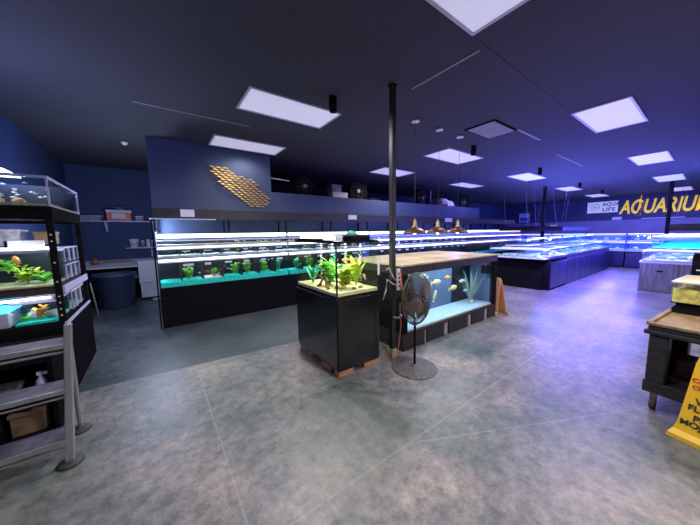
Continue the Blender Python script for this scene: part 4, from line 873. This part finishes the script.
# ------------------------------------------------------------------ wall signs
t = thing('wall_lettering', 'large yellow slanted AQUARIUM lettering on the far wall', 'sign', (19.49, 3.0, 2.3))
text('letters', 'AQUARIUM', .93, 'yellowpaint', t, axes((0, -1, 0), (0, 0, 1), (-.03, .09, 0)), shear=.22, off=.02, depth=.02, sx=.575)
t = thing('emblem_sign', 'white AQUA LIFE sign with a round emblem left of the yellow letters', 'sign', (19.47, 3.75, 2.42))
W(box(19.45, 19.49, 3.17, 4.38, 2.40, 2.98), 'sign_panel', 'signwhite', t, bevel=.006)
text('letters', 'AQUA', .27, 'blackink', t, axes((0, -1, 0), (0, 0, 1), (-.026, .02, .32)), off=.004, depth=.003, sx=.85)
text('letters', 'LIFE', .27, 'blackink', t, axes((0, -1, 0), (0, 0, 1), (-.026, .02, .05)), off=.004, depth=.003, sx=1.15)
W(MB().ring((19.445, 4.05, 2.69), .17, .018, Matrix.Rotation(R(90), 4, 'Y'), 28, 5), 'emblem', 'sand', t)
W(MB().hexa([(19.44, 4.16, 2.66), (19.44, 3.96, 2.63), (19.448, 3.96, 2.63), (19.448, 4.16, 2.66)], [(19.44, 4.10, 2.76), (19.44, 3.98, 2.72), (19.448, 3.98, 2.72), (19.448, 4.10, 2.76)]), 'emblem_figure', 'sand', t)
t = thing('wall_poster', 'small pale blue and white poster on the far wall near the corner', 'poster', (19.48, 7.5, 2.3)); W(box(19.47, 19.49, 7.2, 7.8, 2.05, 2.62), 'sheet', 'paper', t); W(box(19.462, 19.469, 7.25, 7.75, 2.12, 2.35), 'blue_print', 'backblue', t)
t = thing('wall_bar', 'thin white bar below the yellow letters on the far wall', 'bar', (19.45, 1.4, 2.02)); W(box(19.42, 19.48, .95, 2.3, 2.0, 2.03), 'bar', 'white', t)
tag(box(19.44, 19.49, 3.0, 3.35, 2.0, 2.14).build('paper_sign', 'paper'), 'small paper notice below the white emblem sign', 'paper')

# ------------------------------------------------------------------ utility cart
CR = R(-6)
t = thing('utility_cart', 'black plastic utility cart with a worn brown top at the right edge', 'cart', (3.26, .285, 0), rz=CR)
MB().box(0, .90, -.62, 0, .70, .735).build('top_tray', 'cart', t, bevel=.008)
MB().box(.02, .88, -.60, -.02, .736, .742).build('tray_surface', 'carttop', t)
MB().box(0, .90, -.02, .012, .735, .765).box(0, .90, -.632, -.60, .735, .765).box(-.012, .02, -.62, 0, .735, .76).box(.88, .912, -.62, 0, .735, .765).build('tray_lip', 'carttop', t, bevel=.006)
MB().box(-.02, .92, -.64, .02, .66, .70).build('handle_rim', 'cart', t, bevel=.012)
MB().box(.0, .90, -.60, -.0, .16, .26).build('lower_tray', 'cart', t, bevel=.01)
for x in (.0, .78): 
    for y in (-.12, -.62): MB().box(x, x+.12, y, y+.11, .26, .66).build('corner_column', 'cart', t, bevel=.012)
MB().box(.12, .78, -.03, -.015, .26, .66).build('side_wall', 'cart', t)
for x, y in ((.07, -.06), (.83, -.06), (.07, -.56), (.83, -.56)):
    c = MB().box(x-.015, x+.015, y-.02, y+.02, .06, .17).build('caster', 'caster', t); MB().lathe([(.048, -.015), (.05, 0), (.048, .015)], (x, y, .05), 18, Matrix.Rotation(R(90), 4, 'X')).build('wheel', 'rubber', c)
b = thing('cardboard_box', 'brown cardboard box on the lower shelf of the black cart', 'box', (3.62, .02, .262), rz=CR); MB().box(-.1, .12, -.1, .1, 0, .15).build('body', 'cardboard', b, bevel=.004); MB().box(-.1, .12, -.015, .015, .1505, .152).build('packing_tape', 'whitedirty', b)
b = thing('foam_base', 'black foam base under the small tank on the cart', 'base', (4.03, .04, .742), rz=CR); MB().box(-.17, .41, -.33, .15, .001, .05).build('lower_slab', 'blackmat', b, bevel=.004); MB().box(-.15, .39, -.31, .13, .051, .096).build('upper_slab', 'blackmat', b, bevel=.004)
# small tank on the cart
loc = (4.03, .04, .84)
t = thing('small_aquarium', 'small glass tank filled with yellow bedding on top of the black cart', 'aquarium', loc, rz=CR)
panes(-.18, .42, -.34, .16, .004, .185, .006).build('glass', 'glass', t); rimm(-.185, .425, -.345, .165, .185, .20, .015).build('rim', 'rim', t); MB().box(-.18, .42, -.34, .16, 0, .005).build('tank_bottom', 'blackmat', t)
g = MB(); n = 9; vs = []; fs = []
for i in range(n+1):
    for j in range(n+1): vs.append((-.172+.584*i/n, -.332+.484*j/n, .12+random.uniform(-.012, .012)))
for i in range(n):
    for j in range(n): a = i*(n+1)+j; fs.append((a, a+n+1, a+n+2, a+1))
o = len(vs); vs += [(-.172, -.332, .006), (.412, -.332, .006), (.412, .152, .006), (-.172, .152, .006)]; m_ = n+1
fs += [tuple([o, o+1]+[i*m_ for i in range(n, -1, -1)]), tuple([o+1, o+2]+[n*m_+j for j in range(n, -1, -1)]), tuple([o+2, o+3]+[i*m_+n for i in range(0, n+1)]), tuple([o+3, o]+[j for j in range(0, n+1)])]
g.add(vs, fs).build('bedding', 'yellowfood', t)
MB().box(-.165, .41, -.33, .15, .186, .194).build('mesh_cover', 'lid', t)
lamp('bedding_fill', 'POINT', (3.80, .1, 1.45), 20, (1, .9, .7), shadow_soft_size=.05)  # unseen warm point added to brighten the bedding

# ------------------------------------------------------------------ wet floor signs
def wet_sign(loc, rz, lab, m='cone', words=True, spread=.17):
    t = thing('wet_floor_sign', lab, 'wet floor sign', loc, rz=rz)
    H_ = .66
    for s, nm in ((-1, 'front_leaf'), (1, 'rear_leaf')):
        b = MB(); y0, y1 = s*spread, s*.012; prof = [(.165, 0), (.155, .03), (.14, .06), (.125, .12), (.10, .55), (.085, .63), (.06, .66)]
        vs = []
        for w_, z in prof:
            y = y0+(y1-y0)*z/H_
            if z <= .03: y = y0+s*.02
            vs += [(-w_, y, z), (w_, y, z), (w_, y+.016*(-s), z), (-w_, y+.016*(-s), z)]
        fs = [(0, 1, 2, 3)]
        for i in range(len(prof)-1):
            a = i*4
            for j in range(4): fs.append((a+j, a+(j+1) % 4, a+4+(j+1) % 4, a+4+j))
        fs.append(tuple(len(vs)-4+j for j in range(4))[::-1]); leafo = b.add(vs, fs).build(nm, m, t)
        if words and s == -1:
            for txt, z, sz, mm in (('CAUTION', .42, .044, 'redink'), ('CUIDADO', .372, .040, 'redink'), ('WET', .275, .062, 'blackink'), ('FLOOR', .225, .058, 'blackink'), ('PISO', .16, .058, 'blackink'), ('MOJADO', .112, .056, 'blackink')):
                y = y0+(y1-y0)*(z)/H_-.004
                o = text('letters', txt, sz, mm, leafo, axes((1, 0, 0), (0, (y1-y0), H_), (0, y-.001, z)), off=.0012, depth=.001, align='CENTER', sx=1)
    MB().box(-.06, .06, -.02, .02, .645, .665).build('hinge', m, t, bevel=.004)
    return t
SIGN_AZ = R(-97)
wet_sign((3.12, -.085, 0), R(-104), 'yellow wet floor sign standing in front of the black cart')
wet_sign((5.06, 2.33, 0), R(62), 'tan-orange folded floor sign at the far end of the big low aquarium', m='tanplastic', words=False, spread=.11)
